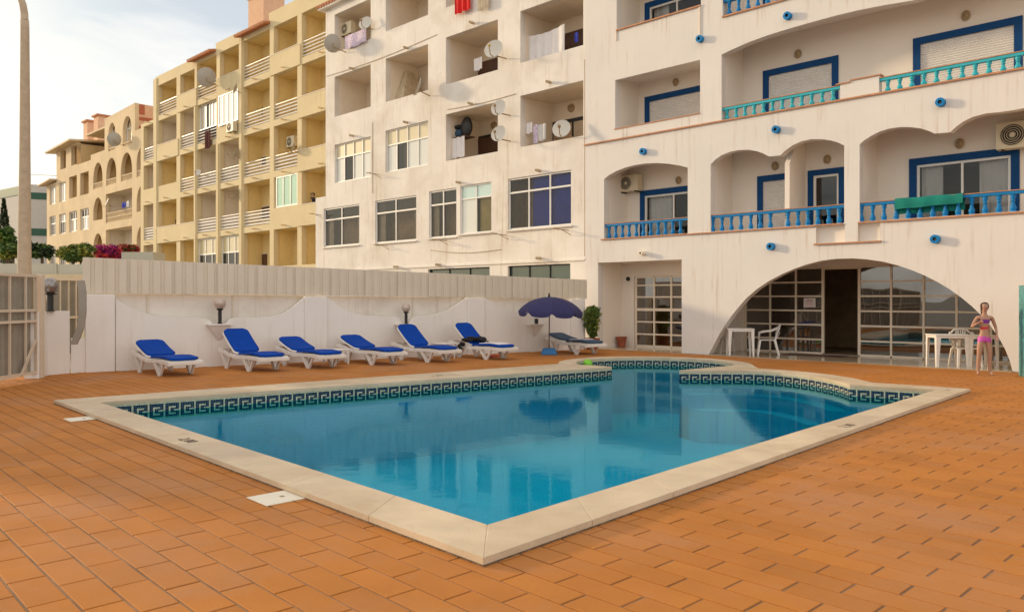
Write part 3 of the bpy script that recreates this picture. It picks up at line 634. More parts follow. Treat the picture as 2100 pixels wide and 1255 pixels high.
# E opening
E = [w3(x, y) for x, y in ((90, 855), (110, 838), (145, 818), (190, 800), (240, 787), (290, 780), (345, 778), (400, 782), (450, 790), (489, 800))]
Eh = [(E[0][0], zl1)]+E+[(E[-1][0], zl1)]; holes.append(Eh)
F_ = [w3(x, y) for x, y in ((598, 785), (620, 762), (650, 741), (690, 725), (735, 716), (780, 715), (820, 722), (850, 733), (875, 747), (930, 742), (955, 718), (990, 693), (1030, 675), (1075, 665), (1125, 664), (1170, 670), (1207, 681), (1235, 696))]
Fh = [(F_[0][0], zl1)]+F_+[(F_[-1][0], zl1)]; holes.append(Fh)
Gl = [w3(x, y) for x, y in ((1308, 690), (1330, 670), (1365, 648), (1405, 628), (1450, 614), (1500, 607), (1550, 607), (1600, 613), (1640, 625), (1665, 638), (1740, 632))]
Gr = [w3(x, y) for x, y in ((1740, 632), (1765, 608), (1800, 582), (1850, 558), (1910, 542), (1975, 536))]
apk = w3(2010, 536)[0]; Gmir = [(2*apk-a, z) for a, z in Gr[::-1]]
Gp = Gl+Gr[1:]+Gmir; Gh = [(Gp[0][0], zl1)]+Gp+[(Gp[-1][0], zl1)]; holes.append(Gh)
zC1, zC0 = avg(w3(143, 385)[1], w3(548, 285)[1]), avg(w3(137, 615)[1], w3(548, 540)[1]); aC0, aC1 = w3(143, 400)[0], w3(548, 400)[0]
holes.append(rect(aC0, aC1, zC0, zC1))
D = [w3(x, y) for x, y in ((650, 262), (700, 238), (780, 203), (870, 170), (980, 136), (1100, 102), (1200, 75), (1300, 51), (1430, 26), (1560, 5))]+[(2.6, 8.75), (4.6, 8.72), (6.6, 8.3)]
zD1 = max(z for a, z in D)
holes.append([(D[0][0], zl2)]+D+[(6.6, zl2)])
aA0, aA1 = w3(150, 100)[0], w3(552, 20)[0]; zA0 = avg(w3(150, 145)[1], w3(552, 25)[1]); holes.append(rect(aA0, aA1, zA0, zA0+1.55))
aB0 = w3(655, 50)[0]; zB0 = avg(w3(655, 80)[1], w3(940, 1)[1]); holes.append(rect(aB0, 6.6, zB0, zB0+2.2))
holes.append(rect(aA0, aA1, zA0+2.95, zA0+4.5)); holes.append(rect(aB0, 6.6, zB0+2.95, zB0+4.8))
# recess panel in the parapet, left entrance recess, big arch
pr = (w3(1100, 1100)[0], w3(1405, 1100)[0], avg(w3(1100, 1160)[1], w3(1405, 1149)[1]), zl1-.03)
px0, px1 = w3(1238, 1100)[0], w3(1300, 1100)[0]
holes.append(rect(pr[0], px0, pr[2], pr[3])); holes.append(rect(px1, pr[1], pr[2], pr[3]))
R0, R1 = w6(62, 300)[0], w6(462, 300)[0]; zR = avg(w6(62, 88)[1], w6(468, 78)[1])
aF0 = w6(590, 537)[0]; aF1 = w6(2047, 610)[0]; ac = (aF0+aF1)/2; ra = (aF1-aF0)/2
archpx = [(590, 537), (612, 490), (640, 437), (670, 388), (700, 345), (735, 302), (770, 262), (820, 218), (880, 178), (940, 146), (1000, 120), (1060, 99), (1130, 81), (1200, 72), (1280, 70), (1350, 75), (1420, 85), (1490, 102), (1560, 125), (1625, 152), (1690, 185), (1745, 218), (1800, 257), (1852, 300), (1900, 347), (1942, 395), (1980, 450), (2010, 505), (2032, 560), (2046, 612)]
arch = [w6(x, y) for x, y in archpx]
outer = [(EDGE, -.02), (R0, -.02), (R0, zR), (R1, zR), (R1, -.02), (arch[0][0], -.02)]+arch[1:-1]+[(arch[-1][0], -.02), (AR, -.02), (AR, TOPZ), (EDGE, TOPZ)]
m = MB(); m.panel(outer, holes, 0, .24, 'white'); m.build('front_wall', b1)
m = MB(); m.box(EDGE, AR, 3.2, 9, TOPZ-.2, TOPZ, 'white'); m.box(AR-.2, AR, .24, 9, 0, TOPZ-.2, 'white'); m.build('side_wall', b1)
# proud strip on the right part of the ground floor wall below the first balconies
m = MB(); m.box(pr[0], pr[1], .14, .2, pr[2]-.02, pr[3]+.02, 'white_in'); m.build('recessed_panel', b1)
# terracotta ledges
def ledge(a0, a1, z, t=.035, out=.05, name='ledge'): m = MB(); m.box(a0, a1, -out, .02, z-t, z, 'terr'); m.build(name, b1)
ledge(EDGE-.02, 7.9, zl2, .04); ledge(w3(78, 0)[0], w3(482, 0)[0], zl1); ledge(w3(485, 0)[0], pr[0], zl1-.01); ledge(pr[1], 7.9, zl1-.01)
ledge(w3(1228, 0)[0], px0, zl1+.003, .03, .02) if False else None
ledge(pr[0]-.04, pr[1]+.04, pr[2], .035); ledge(aA0, aA1, zA0, .04); ledge(aC0-.03, aC1, zC0, .03, .02); ledge(aB0, 6.6, zB0, .04)
m = MB(); m.box(w3(1100, 0)[0], w3(1228, 0)[0], -.03, .02, zl1-.034, zl1-.001, 'terr'); m.build('ledge', b1); m = MB(); m.box(w3(1302, 0)[0], w3(1408, 0)[0], -.03, .02, zl1-.034, zl1-.001, 'terr'); m.build('ledge', b1)
# dark groove under the A balcony
m = MB(); x, z = w3(149, 197); m.box(x-.02, x+.02, -.03, .002, z, zA0-.04, 'beigeframe'); m.build('downpipe', b1); m = MB(); x, z = w3(547, 180); m.box(x-.03, x+.02, -.03, .002, z, zA0-.04, 'beigeframe'); m.build('downpipe', b1)
BD = 1.25
# recesses with holes for the openings at the back
def bwin(x0, x1, z0, z1, kind, cols=2, curtains=(), fr=.17, name='window', cuts=None, b=BD, room='dark', depth=.9):
    """blue painted surround on the balcony back wall with a window or a roller shutter in it"""
    m = MB(); m.box(x0, x0+fr, b-.03, b+.01, z0, z1, 'dblue'); m.box(x1-fr, x1, b-.03, b+.01, z0, z1, 'dblue'); m.box(x0+fr, x1-fr, b-.03, b+.01, z1-fr, z1, 'dblue')
    s = m.build('window_surround', b1)
    if kind == 'shutter':
        n = int((z1-fr-z0)/.055)
        for i in range(n):
            q = MB(); za = z0+(z1-fr-z0)*i/n; zb = z0+(z1-fr-z0)*(i+1)/n
            q.poly([(x0+fr, b+.03, za), (x1-fr, b+.03, za), (x1-fr, b+.012, za+(zb-za)*.55), (x0+fr, b+.012, za+(zb-za)*.55)], 'shutter'); q.poly([(x0+fr, b+.012, za+(zb-za)*.55), (x1-fr, b+.012, za+(zb-za)*.55), (x1-fr, b+.03, zb), (x0+fr, b+.03, zb)], 'shutter')
            q.build('slat', s)
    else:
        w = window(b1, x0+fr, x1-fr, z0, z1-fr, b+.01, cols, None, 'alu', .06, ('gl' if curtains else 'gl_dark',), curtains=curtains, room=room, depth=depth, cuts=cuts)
def hole_for(x0, x1, z0, z1, fr=.17): return rect(x0+fr, x1-fr, z0, z1-fr)

ZF1, ZF2 = 3.36, 6.41
# level 1
recess(b1, E[0][0], E[-1][0], ZF1, 5.78, .24, BD, 'white_in', [hole_for(-10.47, -8.02, ZF1+.02, 4.99)])
bwin(-10.47, -8.02, ZF1+.02, 4.99, 'glass', 2, [(.02, .42, 'curtain')])
recess(b1, F_[0][0], F_[-1][0], ZF1, 5.78, .24, BD, 'white_in', [hole_for(-6.47, -5.24, ZF1+.02, 5.02), hole_for(-5.01, -4.03, ZF1+.02, 5.01)])
bwin(-6.47, -5.24, ZF1+.02, 5.02, 'shutter'); bwin(-5.01, -4.03, ZF1+.02, 5.01, 'glass', 1, fr=.15)
m = MB(); prt = [(.26, ZF1), (BD-.01, ZF1), (BD-.01, 5.77), (.75, 5.77), (.27, 5.12)]
m.faces([(-5.21, y, z) for y, z in prt]+[(-5.08, y, z) for y, z in prt], [(4, 3, 2, 1, 0), (5, 6, 7, 8, 9)]+[(i, (i+1) % 5, (i+1) % 5+5, i+5) for i in range(5)], 'white_in'); m.build('partition', b1)
recess(b1, Gp[0][0], Gp[-1][0], ZF1, 6.15, .24, BD, 'white_in', [hole_for(-2.45, -.11, ZF1+.02, 5.01)])
bwin(-2.45, -.11, ZF1+.02, 5.01, 'glass', 2, [(.03, .27, 'curtain'), (.66, .97, 'curtain')])
# level 2
recess(b1, aC0, aC1, ZF2-.2, 8.42, .24, BD, 'white_in', [hole_for(-10.29, -7.95, 6.45, 7.95)])
bwin(-10.29, -7.95, 6.45, 7.95, 'shutter')
recess(b1, D[0][0], 6.6, ZF2, 8.85, .24, BD, 'white_in', [hole_for(-6.30, -4.19, ZF2+.02, 7.97), hole_for(-2.36, -.05, ZF2+.02, 7.97)])
bwin(-6.30, -4.19, ZF2+.02, 7.97, 'shutter'); bwin(-2.36, -.05, ZF2+.02, 7.97, 'shutter')
# level 3 and 4
recess(b1, aA0, aA1, 9.3, zA0+1.7, .24, BD, 'white_in', [hole_for(-10.29, -7.95, 9.34, 10.93)]); bwin(-10.29, -7.95, 9.34, 10.93, 'glass', 2, [(.03, .3, 'curtain')])
recess(b1, aB0, 6.6, 9.3, zB0+2.3, .24, BD, 'white_in', [hole_for(-6.30, -4.19, 9.34, 10.93)]); bwin(-6.30, -4.19, 9.34, 10.93, 'shutter')
recess(b1, aA0, aA1, 12.4, zA0+4.6, .24, BD, 'white_in'); recess(b1, aB0, 6.6, zB0+2.9, zB0+4.9, .24, BD, 'white_in')
# solid piece of parapet between the two turquoise balustrades
m = MB(); p0, p1 = w3(1215, 0)[0], w3(1400, 0)[0]; zt_ = 6.85
m.box(p0, p1, .01, .2, zl2-.02, zt_, 'white'); m.build('parapet_block', b1)
m = MB(); m.box(p0-.1, p0+.25, -.02, .22, zt_, zt_+.03, 'terr'); m.box(p0+.25, p1+.05, -.02, .22, zt_+.04, zt_+.07, 'terr'); m.build('ledge', b1)
m = MB(); m.box(p0+.25, p1+.02, .012, .198, zt_, zt_+.04, 'white'); m.build('parapet_top', b1)
# balustrades
def baluster_mesh(k, h):
    m = MB(); pr = [(.062, 0), (.062, .05), (.045, .055), (.052, .08), (.066, .16), (.064, .21), (.045, .30), (.034, .40), (.034, .48), (.05, .50), (.034, .53), (.04, .60), (.06, .66), (.045, .70), (.058, .74), (.062, .80)]
    m.lathe([(r, z/.8*h) for r, z in pr], k, 12); return m
def balustrade(xs, x0, x1, z0, ztop, k):
    t = empty('balustrade'); t.parent = b1
    m = MB(); m.box(x0, x1, .035, .165, ztop-.085, ztop-.02, k); m.build('rail', t)
    m = MB(); m.box(x0, x1, .02, .18, ztop-.019, ztop, 'terr'); m.build('rail_cap', t)
    src = None
    for x in xs:
        if src is None: src = baluster_mesh(k, ztop-.086-z0).build('baluster', t, smooth=True); o = src
        else: o = inst(src, t)
        o.location = (x, .10, z0)
A3 = lambda L_: [w3(x, 1050, .1)[0] for x in L_]
balustrade(A3([115, 146, 178, 210, 244, 278, 313, 348, 383, 418, 455]), E[0][0], E[-1][0], zl1, 3.895, 'blue')
balustrade(A3([609, 653, 697, 743, 790, 835, 883, 967, 1015, 1062, 1110, 1162, 1212]), F_[0][0], F_[-1][0], zl1, 3.895, 'blue')
xs = A3([1317, 1371, 1425, 1483, 1540, 1597, 1657, 1717, 1778, 1843, 1907, 1973, 2040]); sp = .265
balustrade(xs+[xs[-1]+sp*(i+1) for i in range(8)], Gp[0][0], Gp[-1][0], zl1, 3.895, 'blue')
A4 = lambda L_: [w3(x, 400, .1)[0] for x in L_]
balustrade(A4([677, 720, 762, 806, 850, 893, 940, 987, 1033, 1080, 1130, 1182]), D[0][0], p0+.0, zl2, 6.845, 'turq')
xs = A4([1443, 1500, 1558, 1615, 1675, 1737, 1798, 1860, 1925, 1993, 2063]); balustrade(xs+[xs[-1]+.28*(i+1) for i in range(6)], p1, 2.3, zl2, 6.845, 'turq')
xs = [aB0+.15+.28*i for i in range(12)]; balustrade(xs, aB0, aB0+3.4, zB0, zB0+.48, 'blue')
# water spouts and wall lights
def spout(px, py, k, r=.10, ln=.13, par=None, fr=None):
    a, z = (fr or WALLF).pt(px, py, -ln); m = MB(); n = 14
    for i in range(n):
        t0, t1 = 2*math.pi*i/n, 2*math.pi*(i+1)/n
        for (ra, ya, rb, yb, kk) in ((r, 0.0, r, -ln, k), (r, -ln, r*.45, -ln, k), (r*.45, -ln, r*.45, -ln+.1, 'dark')):
            m.poly([(a+ra*math.cos(t0), ya, z+ra*math.sin(t0)), (a+ra*math.cos(t1), ya, z+ra*math.sin(t1)), (a+rb*math.cos(t1), yb, z+rb*math.sin(t1)), (a+rb*math.cos(t0), yb, z+rb*math.sin(t0))], kk)
    m.build('water_spout', par or b1)
for x, y in ((960, 75), (541, 185), (1690, 487), (905, 617), (270, 722), (880, 1175), (1665, 1140)): spout(*c3(x, y), 'blue')
spout(*c3(262, 1207), 'beigeframe', .07, .2)
for x, y in ((1813, 75), (1012, 258), (430, 392), (443, 860), (903, 792), (1152, 760), (1783, 685)):
    a, z = w3(x, y, BD-.05); m = MB(); m.lathe([(.05, 0), (.10, .03), (.10, .04), (.075, .09), (.01, .11)], 'rust', 12); o = m.build('wall_light', b1); o.rotation_euler = (R(90), 0, 0); o.location = (a, BD, z); o.scale = (1, 1.25, 1)
# ---- ground floor: entrance recess with glazed door, and the wide arched porch
recess(b1, R0, R1, 0.004, zR+.001, .24, 1.26, 'white_in', [rect(-10.72, -8.2, .03, 2.27)])
def glazed(name, cols, rows, b, k='beigeframe', g='gl_porch', fw=.055, thick=()):
    t = empty(name); t.parent = b1; m = MB(); z0, z1 = rows[0], rows[-1]
    for i, x in enumerate(cols): w_ = fw*(1.25 if i in (0, len(cols)-1) else .9); m.box(x-w_/2, x+w_/2, b, b+.06, z0, z1, k)
    for i, z in enumerate(rows):
        w_ = fw*(1.6 if i in thick else .85)
        for j in range(len(cols)-1): m.box(cols[j]+fw*.45, cols[j+1]-fw*.45, b+.004, b+.056, z-w_/2, z+w_/2, k)
    m.build('frame', t)
    for j in range(len(cols)-1):
        for i in range(len(rows)-1):
            q = MB(); e = fw*.3; q.poly([(cols[j]+e, b+.03, rows[i]+e), (cols[j+1]-e, b+.03, rows[i]+e), (cols[j+1]-e, b+.03, rows[i+1]-e), (cols[j]+e, b+.03, rows[i+1]-e)], g); q.build('glass_pane', t)
    return t
glazed('glazed_door', [-10.66, -9.97, -9.34, -8.75, -8.2], [.06, .43, .82, 1.21, 1.61, 1.98, 2.24], 1.27, thick=(3,))
m = MB(); m.box(-10.72, -8.13, 1.39, 2.8, .0, .01, 'room'); m.poly([(-10.72, 2.8, 0), (-8.13, 2.8, 0), (-8.13, 2.8, 2.5), (-10.72, 2.8, 2.5)], 'room'); m.poly([(-10.72, 1.39, 0), (-10.72, 2.8, 0), (-10.72, 2.8, 2.5), (-10.72, 1.39, 2.5)], 'room'); m.build('lobby_inside', b1)
a, z = w6(203, 168, 1.2); m = MB(); m.lathe([(.06, 0), (.075, .04), (.04, .1), (.002, .11)], 'black', 12); o = m.build('wall_light', b1); o.rotation_euler = (R(90), 0, 0); o.location = (a, 1.26, z)
PB = 2.2; PLx = -7.46; PRx = .75; PCZ = 3.02
m = MB()
m.poly([(PLx, .24, .002), (PRx, .24, .002), (PRx, PB+.02, .002), (PLx, PB+.02, .002)], 'marble')
m.poly([(PLx-.3, .239, PCZ), (PRx+.3, .239, PCZ), (PRx+.3, PB+.02, PCZ), (PLx-.3, PB+.02, PCZ)], 'white_in')
m.poly([(PLx, .239, 0), (PLx, PB, 0), (PLx, PB, PCZ), (PLx, .239, PCZ)], 'white_in'); m.poly([(PRx, .239, 0), (PRx, PB, 0), (PRx, PB, PCZ), (PRx, .239, PCZ)], 'white_in')
m.panel(rect(PLx, PRx, 0, PCZ), [rect(-7.38, .55, .004, 2.45)], PB, PB+.15, 'white_in'); m.build('porch_interior', b1)
rows = [.03, .41, .82, 1.22, 1.625, 2.02, 2.42]
glazed('glazed_wall', [-7.35, -6.57, -5.79, -5.01], rows, PB+.02); gr_ = glazed('glazed_wall', [-4.02, -3.2, -2.41, -1.65, -.9, -.15, .5], rows, PB+.02)
m = MB(); m.box(-5.04, -3.96, PB+.02, PB+.1, 2.37, 2.45, 'beigeframe'); m.build('door_lintel', b1)
# lounge behind the glass
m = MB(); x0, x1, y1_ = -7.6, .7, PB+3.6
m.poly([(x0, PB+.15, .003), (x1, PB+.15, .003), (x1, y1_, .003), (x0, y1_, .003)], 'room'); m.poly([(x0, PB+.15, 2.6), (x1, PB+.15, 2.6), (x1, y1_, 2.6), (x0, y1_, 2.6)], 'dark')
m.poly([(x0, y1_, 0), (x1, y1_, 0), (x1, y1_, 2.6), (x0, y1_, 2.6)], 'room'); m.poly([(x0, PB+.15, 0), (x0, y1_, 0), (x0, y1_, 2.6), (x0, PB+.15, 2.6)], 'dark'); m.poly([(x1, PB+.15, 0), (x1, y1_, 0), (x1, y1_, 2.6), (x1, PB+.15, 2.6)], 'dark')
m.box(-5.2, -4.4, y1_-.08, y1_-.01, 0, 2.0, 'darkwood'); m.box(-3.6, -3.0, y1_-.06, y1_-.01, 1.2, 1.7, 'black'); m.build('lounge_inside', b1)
# marble apron in front of both recesses
m = MB(); ap = [(R0, .245), (R0+.0, -.02), (R1, -.02), (R1, .245)]
m.box(R0, R1-.0, -.10, 1.262, -.012, .005, 'marble'); m.box(aF0+.04, aF1, -.22, .239, -.012, .0065, 'marble'); m.build('marble_floor', b1)
# paper notice on the glass, door mat, shower column
a, z = w6(1073, 282, PB); nt_ = empty('paper_notice', WALLF.world(a, PB+.012, z), WALLF.rz, label='white paper notice with a red heading stuck on the porch glass', cat='notice')
m = MB(); m.box(-.17, .17, -.003, .003, -.13, .13, 'paper'); m.build('sheet', nt_)
m = MB()
m.box(-.09, .09, -.0045, -.0032, .055, .078, 'redink')
for i in range(5): m.box(-.13+.01*(i % 2), .13-.02*(i % 3), -.0045, -.0032, .02-i*.03, .026-i*.03, 'redink')
m.build('printed_lines', nt_)
a, z = WALLF.a(1700, 1.3), 0; m = MB(); m.box(-.85, .75, -.3, .3, .008, .02, 'darkwood'); m.build('door_mat', loc=WALLF.world(-4.9, 1.55, 0), label='dark brown door mat before the open porch door', cat='mat').rotation_euler = (0, 0, WALLF.rz)
# ================================================================== WEATHERED WHITE BUILDING WITH DISHES
b2 = WALLF.root('weathered_apartment_block', label='weathered white apartment block hung with satellite dishes', cat='building')
C4, C3_, C2, C1 = (-26.06, -23.33), (-22.28, -19.55), (-18.5, -15.7), (-14.6, -11.82)
zR3, zR2, zR4 = (9.68, 11.47), (6.78, 8.55), (12.6, 14.25)
ops = [(C4, (12.54, 14.25)), (C3_, zR4), (C2, zR4), (C1, zR4)]+[(c, zR3) for c in (C4, C3_, C2, C1)]+[(C2, zR2), (C1, zR2)]
wins = [(C3_[0]-.02, C3_[1], 6.77, 8.5), (C4[0], C4[1], 6.72, 8.43), (-26.95, -24.16, 3.89, 5.64), (-23.02, -20.28, 3.87, 5.66), (-19.5, -17.9, 3.89, 5.72), (-17.7, -16.03, 3.95, 5.75), (-15.2, -12.31, 3.95, 5.75), (-19.56, -16.12, .9, 2.7), (-15.21, -12.36, .9, 2.7)]
BL = -26.78; BLo = -27.62
m = MB(); m.panel([(BLo, 0), (EDGE-.005, 0), (EDGE-.005, 6.44), (EDGE2, 6.44), (EDGE2, 14.95), (BL, 14.95), (BL, 6.2), (BLo, 6.2)], [rect(c[0], c[1], z[0], z[1]) for c, z in ops]+[rect(*w_) for w_ in wins], .03, .28, 'white2'); m.build('front_wall', b2)
m = MB(); m.box(BL, EDGE2, .28, 9, 14.75, 14.93, 'white2'); m.box(BL+.002, BL+.2, .28, 9, 6.2, 14.75, 'white2'); m.box(BLo+.002, BLo+.2, .28, 9, 0, 6.18, 'white2'); m.build('roof_slab', b2)
for c, z in ops: recess(b2, c[0], c[1], z[0]-.9, z[1]+.002, .28, 1.75, 'white2_in')
m = MB(); nx = 12
for i in range(nx):
    x = BL-.25+i*.22; m.tube([(x, -.25, 14.75), (x, .9, 15.05)], .085, 'rooftile', 8)
m.box(BL-.3, BL+2.4, -.2, .9, 14.62, 14.72, 'white2'); m.build('tiled_eave', b2)
# windows
window(b2, *wins[0], .10, 4, .36, 'alu', .05, ('gl_frost', 'gl_dark', 'gl_frost', 'gl_frost'), ('gl_cream',), [(.33, .48, 'curtain')])
window(b2, *wins[1], .10, 4, .36, 'alu', .05, ('gl_frost', 'gl_dark', 'gl_frost', 'gl_frost'), ('gl_cream',))
window(b2, *wins[2], .08, 2, .30, 'alu', .06, ('gl',), ('gl_dark',), [(.04, .17, 'curtain_b'), (.85, .97, 'curtain_b')])
window(b2, *wins[3], .08, 2, .30, 'alu', .06, ('gl',), ('gl_dark',), [(.03, .16, 'curtain_b'), (.86, .97, 'curtain_b')])
window(b2, *wins[4], .08, 2, .30, 'alu', .06, ('gl',), ('gl_dark',), [(.03, .22, 'curtain_b'), (.82, .97, 'curtain_b')])
window(b2, *wins[5], .08, 2, .28, 'alu', .05, ('gl_frost', 'gl'), ('gl_aqua',), [(.52, .98, 'curtain_y')])
window(b2, *wins[6], .08, 3, .28, 'alu', .06, ('gl',), ('gl',), [(.34, .66, 'blueclo'), (.67, .98, 'blueclo')], depth=.9)
window(b2, *wins[7], .12, 3, None, 'black', .04, ('gl_green',)); window(b2, *wins[8], .12, 3, None, 'black', .04, ('gl_green',), cuts=[0, .33, .66, 1])
for w_ in wins[2:7]: m = MB(); m.box(w_[0]-.06, w_[1]+.06, -.05, .05, w_[2]-.05, w_[2]-.004, 'white2'); m.build('window_sill', b2)
m = MB()
m.box(BLo, EDGE-.01, -.012, .029, 2.78, 2.84, 'white2'); m.build('string_course', b2)
c2p = lambda x, y: (650+x/3.487, y/3.487); c5p = lambda x, y: (640+x/3.487, 330+y/3.487)
for p in [c2p(*q) for q in ((1090, 158), (620, 338), (232, 487), (1080, 737), (1640, 583), (618, 872), (232, 968), (1565, 1217))]+[c5p(*q) for q in ((1030, 152), (583, 757), (885, 742), (1603, 695))]: spout(*p, 'curtain_b', .05, .22, b2)
# things on the balcony back walls
def backbox(fr_root, F, x0, x1, z0, z1, b, k, name='door', th=.04): m = MB(); m.box(x0, x1, b-th, b-.001, z0, z1, k); return m.build(name, fr_root)
wb = 1.75
a0, z0 = WALLF.pt(*c2p(1145, 1000), wb); backbox(b2, WALLF, a0, a0+1.9, 5.9, z0, wb, 'darkwood'); backbox(b2, WALLF, a0-.12, a0+2.0, 5.9, z0+.1, wb, 'black', 'door_frame', .02)
a0, z0 = WALLF.pt(*c2p(1675, 885), wb); t = backbox(b2, WALLF, a0, a0+2.4, 5.9, z0+.02, wb, 'black', 'door_frame', .03); backbox(b2, WALLF, a0+.15, a0+1.0, 5.95, z0-.12, wb, 'room', 'door', .05); backbox(b2, WALLF, a0+1.1, a0+2.2, 5.95, z0-.12, wb, 'curtain_b', 'door', .05)
a0, z0 = WALLF.pt(*c2p(1110, 470), wb); backbox(b2, WALLF, a0, a0+2.2, 8.8, z0, wb, 'darkwood')
a0, z0 = WALLF.pt(*c2p(1700, 270), wb); backbox(b2, WALLF, a0, a0+2.0, 8.8, z0, wb, 'darkwood')
for x, y in ((1820, 775), (1268, 900)):
    a, z = WALLF.pt(*c2p(x, y), wb); m = MB(); m.lathe([(.15, 0), (.14, .06), (.01, .09)], 'rust', 14); o = m.build('wall_light', b2); o.rotation_euler = (R(90), 0, 0); o.location = (a, wb, z)
# barbecue chimney hood in the balcony with the side-on dish
m = MB()
m.hexa([(-22.27, .5, 9.9), (-21.7, .5, 9.9), (-21.7, 1.6, 9.9), (-22.27, 1.6, 9.9)], [(-22.27, .95, 11.1), (-22.0, .95, 11.1), (-22.0, 1.3, 11.1), (-22.27, 1.3, 11.1)], 'curtain_b'); m.box(-22.27, -21.72, .52, 1.58, 8.8, 9.899, 'white2_in'); m.build('barbecue_hood', b2)
# ================================================================== YELLOW BUILDING
YF = Frame((10.75+2.9*WALLF.n.x, 16.76+2.9*WALLF.n.y), (.718, -.696))
b3 = YF.root('yellow_apartment_block', label='long yellow apartment block with slatted balcony rails', cat='building')
BAYS = [(-55.65, -53.75), (-52.96, -49.85), (-49.25, -47.0), (-46.65, -43.8), (-43.35, -40.75), (-40.25, -37.1), (-36.65, -34.1), (-33.65, -29.5)]
U = {5: 17.15, 4: 14.25, 3: 11.35, 2: 8.45, 1: 5.5}
TYPE = {5: '.RSRSRSR', 4: 'RSRWVRRS', 3: 'PPRRRRRS', 2: 'RSSRRRMS', 1: 'OOOXXOOO'}
TYPE[5] = '.RSRSRSR'
hs = []; recs = []; rails = []; winsY = []; solids = []
for lv in (5, 4, 3, 2, 1):
    for i, (x0, x1) in enumerate(BAYS):
        t = TYPE[lv][i]
        if t == '.': continue
        zt1 = U[lv]-.02 if lv < 5 else (16.75 if i < 3 else 17.0); base = (U[lv-1] if lv > 1 else 2.6)
        if t in 'R': z0 = base+.35
        elif t in 'SP': z0 = base+1.12
        elif t == 'O': z0 = 3.55 if i < 5 else 3.4
        elif t == 'X': z0 = 3.0
        elif t == 'W': z0 = base+.35
        elif t == 'V': z0 = base+1.0
        elif t == 'M': z0 = base+1.2
        hs.append(rect(x0, x1, z0, zt1)); 
        if t in 'RW': rails.append((x0, x1, z0))
        if t in 'WVMX': winsY.append((t, x0, x1, z0, zt1, lv))
        if t == 'S' : solids.append((x0, x1, base, z0))
        if t not in 'VMX': recs.append((x0, x1, z0, zt1, i, lv, base))
outer = [(-56.15, -1), (-29, -1), (-29, 17.9), (-37.2, 17.9), (-37.2, 17.28), (-40.35, 17.28), (-40.35, 17.7), (-43.9, 17.7), (-43.9, 17.2), (-46.85, 17.2), (-46.85, 17.45), (-53.45, 17.45), (-53.45, 14.48), (-56.15, 14.48)]
m = MB(); m.panel(outer, hs, 0, .3, 'yellow'); m.build('front_wall', b3)
m = MB(); m.box(-53.45, -29, .3, 10, 17.2, 17.3, 'yellow'); m.box(-56.15, -53.2, .3, 10, 14.3, 14.4, 'yellow'); m.box(-53.4, -53.2, .3, 10, 14.4, 17.2, 'yellow'); m.box(-56.14, -55.9, .3, 10, -1, 14.3, 'yellow'); m.build('roof_slab', b3)
for x0, x1, z0, z1, i, lv, base in recs:
    kk = 'cream_in' if (i == 0 or (lv == 4 and i in (1, 2)) or (lv in (2, 3) and i in (3, 4))) else 'yellow_in'
    recess(b3, x0-.1, x1+.1, base+.3 if lv > 1 else 2.6, z1+.01, .3, 1.3, kk)
for x0, x1, z0, z1 in solids:
    m = MB(); m.box(x0-.35, x1+.35 if x1 < -30 else x1+.3, -.06, .001, z0, z1, 'yellow'); m.build('parapet', b3)
    m = MB(); m.box(x0-.35, x1+.3, -.08, .02, z1+.0, z1+.035, 'white_in'); m.build('parapet_cap', b3)
for x0, x1, z0 in rails:
    t = empty('slatted_rail'); t.parent = b3
    for j in range(4):
        m = MB(); z = z0+.06+j*.19; m.hexa([(x0, .04, z), (x1, .04, z), (x1, .075, z+.02), (x0, .075, z+.02)], [(x0, .13, z+.12), (x1, .13, z+.12), (x1, .15, z+.11), (x0, .15, z+.11)], 'alu'); m.build('slat', t)
    m = MB(); m.box(x0, x1, .05, .10, z0+.84, z0+.88, 'alu'); m.build('handrail', t)
# pilaster ribs between the bays
for x0, x1, zt_ in ((-53.70, -53.05, 17.3), (-47.0, -46.68, 14.2), (-43.78, -43.4, 11.3), (-40.72, -40.3, 17.3), (-37.08, -36.8, 0), (-34.08, -33.75, 0)):
    if zt_: m = MB(); m.box(x0+.05, x1-.05, -.08, .0, -1, zt_, 'yellow'); m.build('pilaster', b3)
for t, x0, x1, z0, z1, lv in winsY:
    if t == 'W': window(b3, x0, x1, z0+.9, z1, .2, 6, None, 'alu', .06, ('gl_sky', 'gl_sky', 'gl_dark', 'gl_sky', 'gl_sky', 'gl_sky'), name='window', room='dark')
    if t == 'V': window(b3, x0, x1, z0, z1, -.10, 4, None, 'alu', .06, ('gl_sky',), room=None)
    if t == 'M': window(b3, x0+.25, x1, z0, z1, .02, 3, None, 'alu', .07, ('gl_mint',), room=None)
    if t == 'X': window(b3, x0, x1, z0, z1, .15, 3, .42, 'alu', .08, ('gl_dark',), ('gl_cream', 'gl_cream', 'gl_dark') if False else ('gl_cream',))
# tiled lean-to roofs over two bays
for x0, x1, zz in ((-47.1, -43.75, 17.18), (-40.5, -37.05, 17.26)):
    m = MB(); x = x0
    while x < x1: m.tube([(x, -.45, zz), (x, 1.2, zz+.42)], .10, 'rooftile', 7); x += .24
    m.build('tiled_eave', b3)
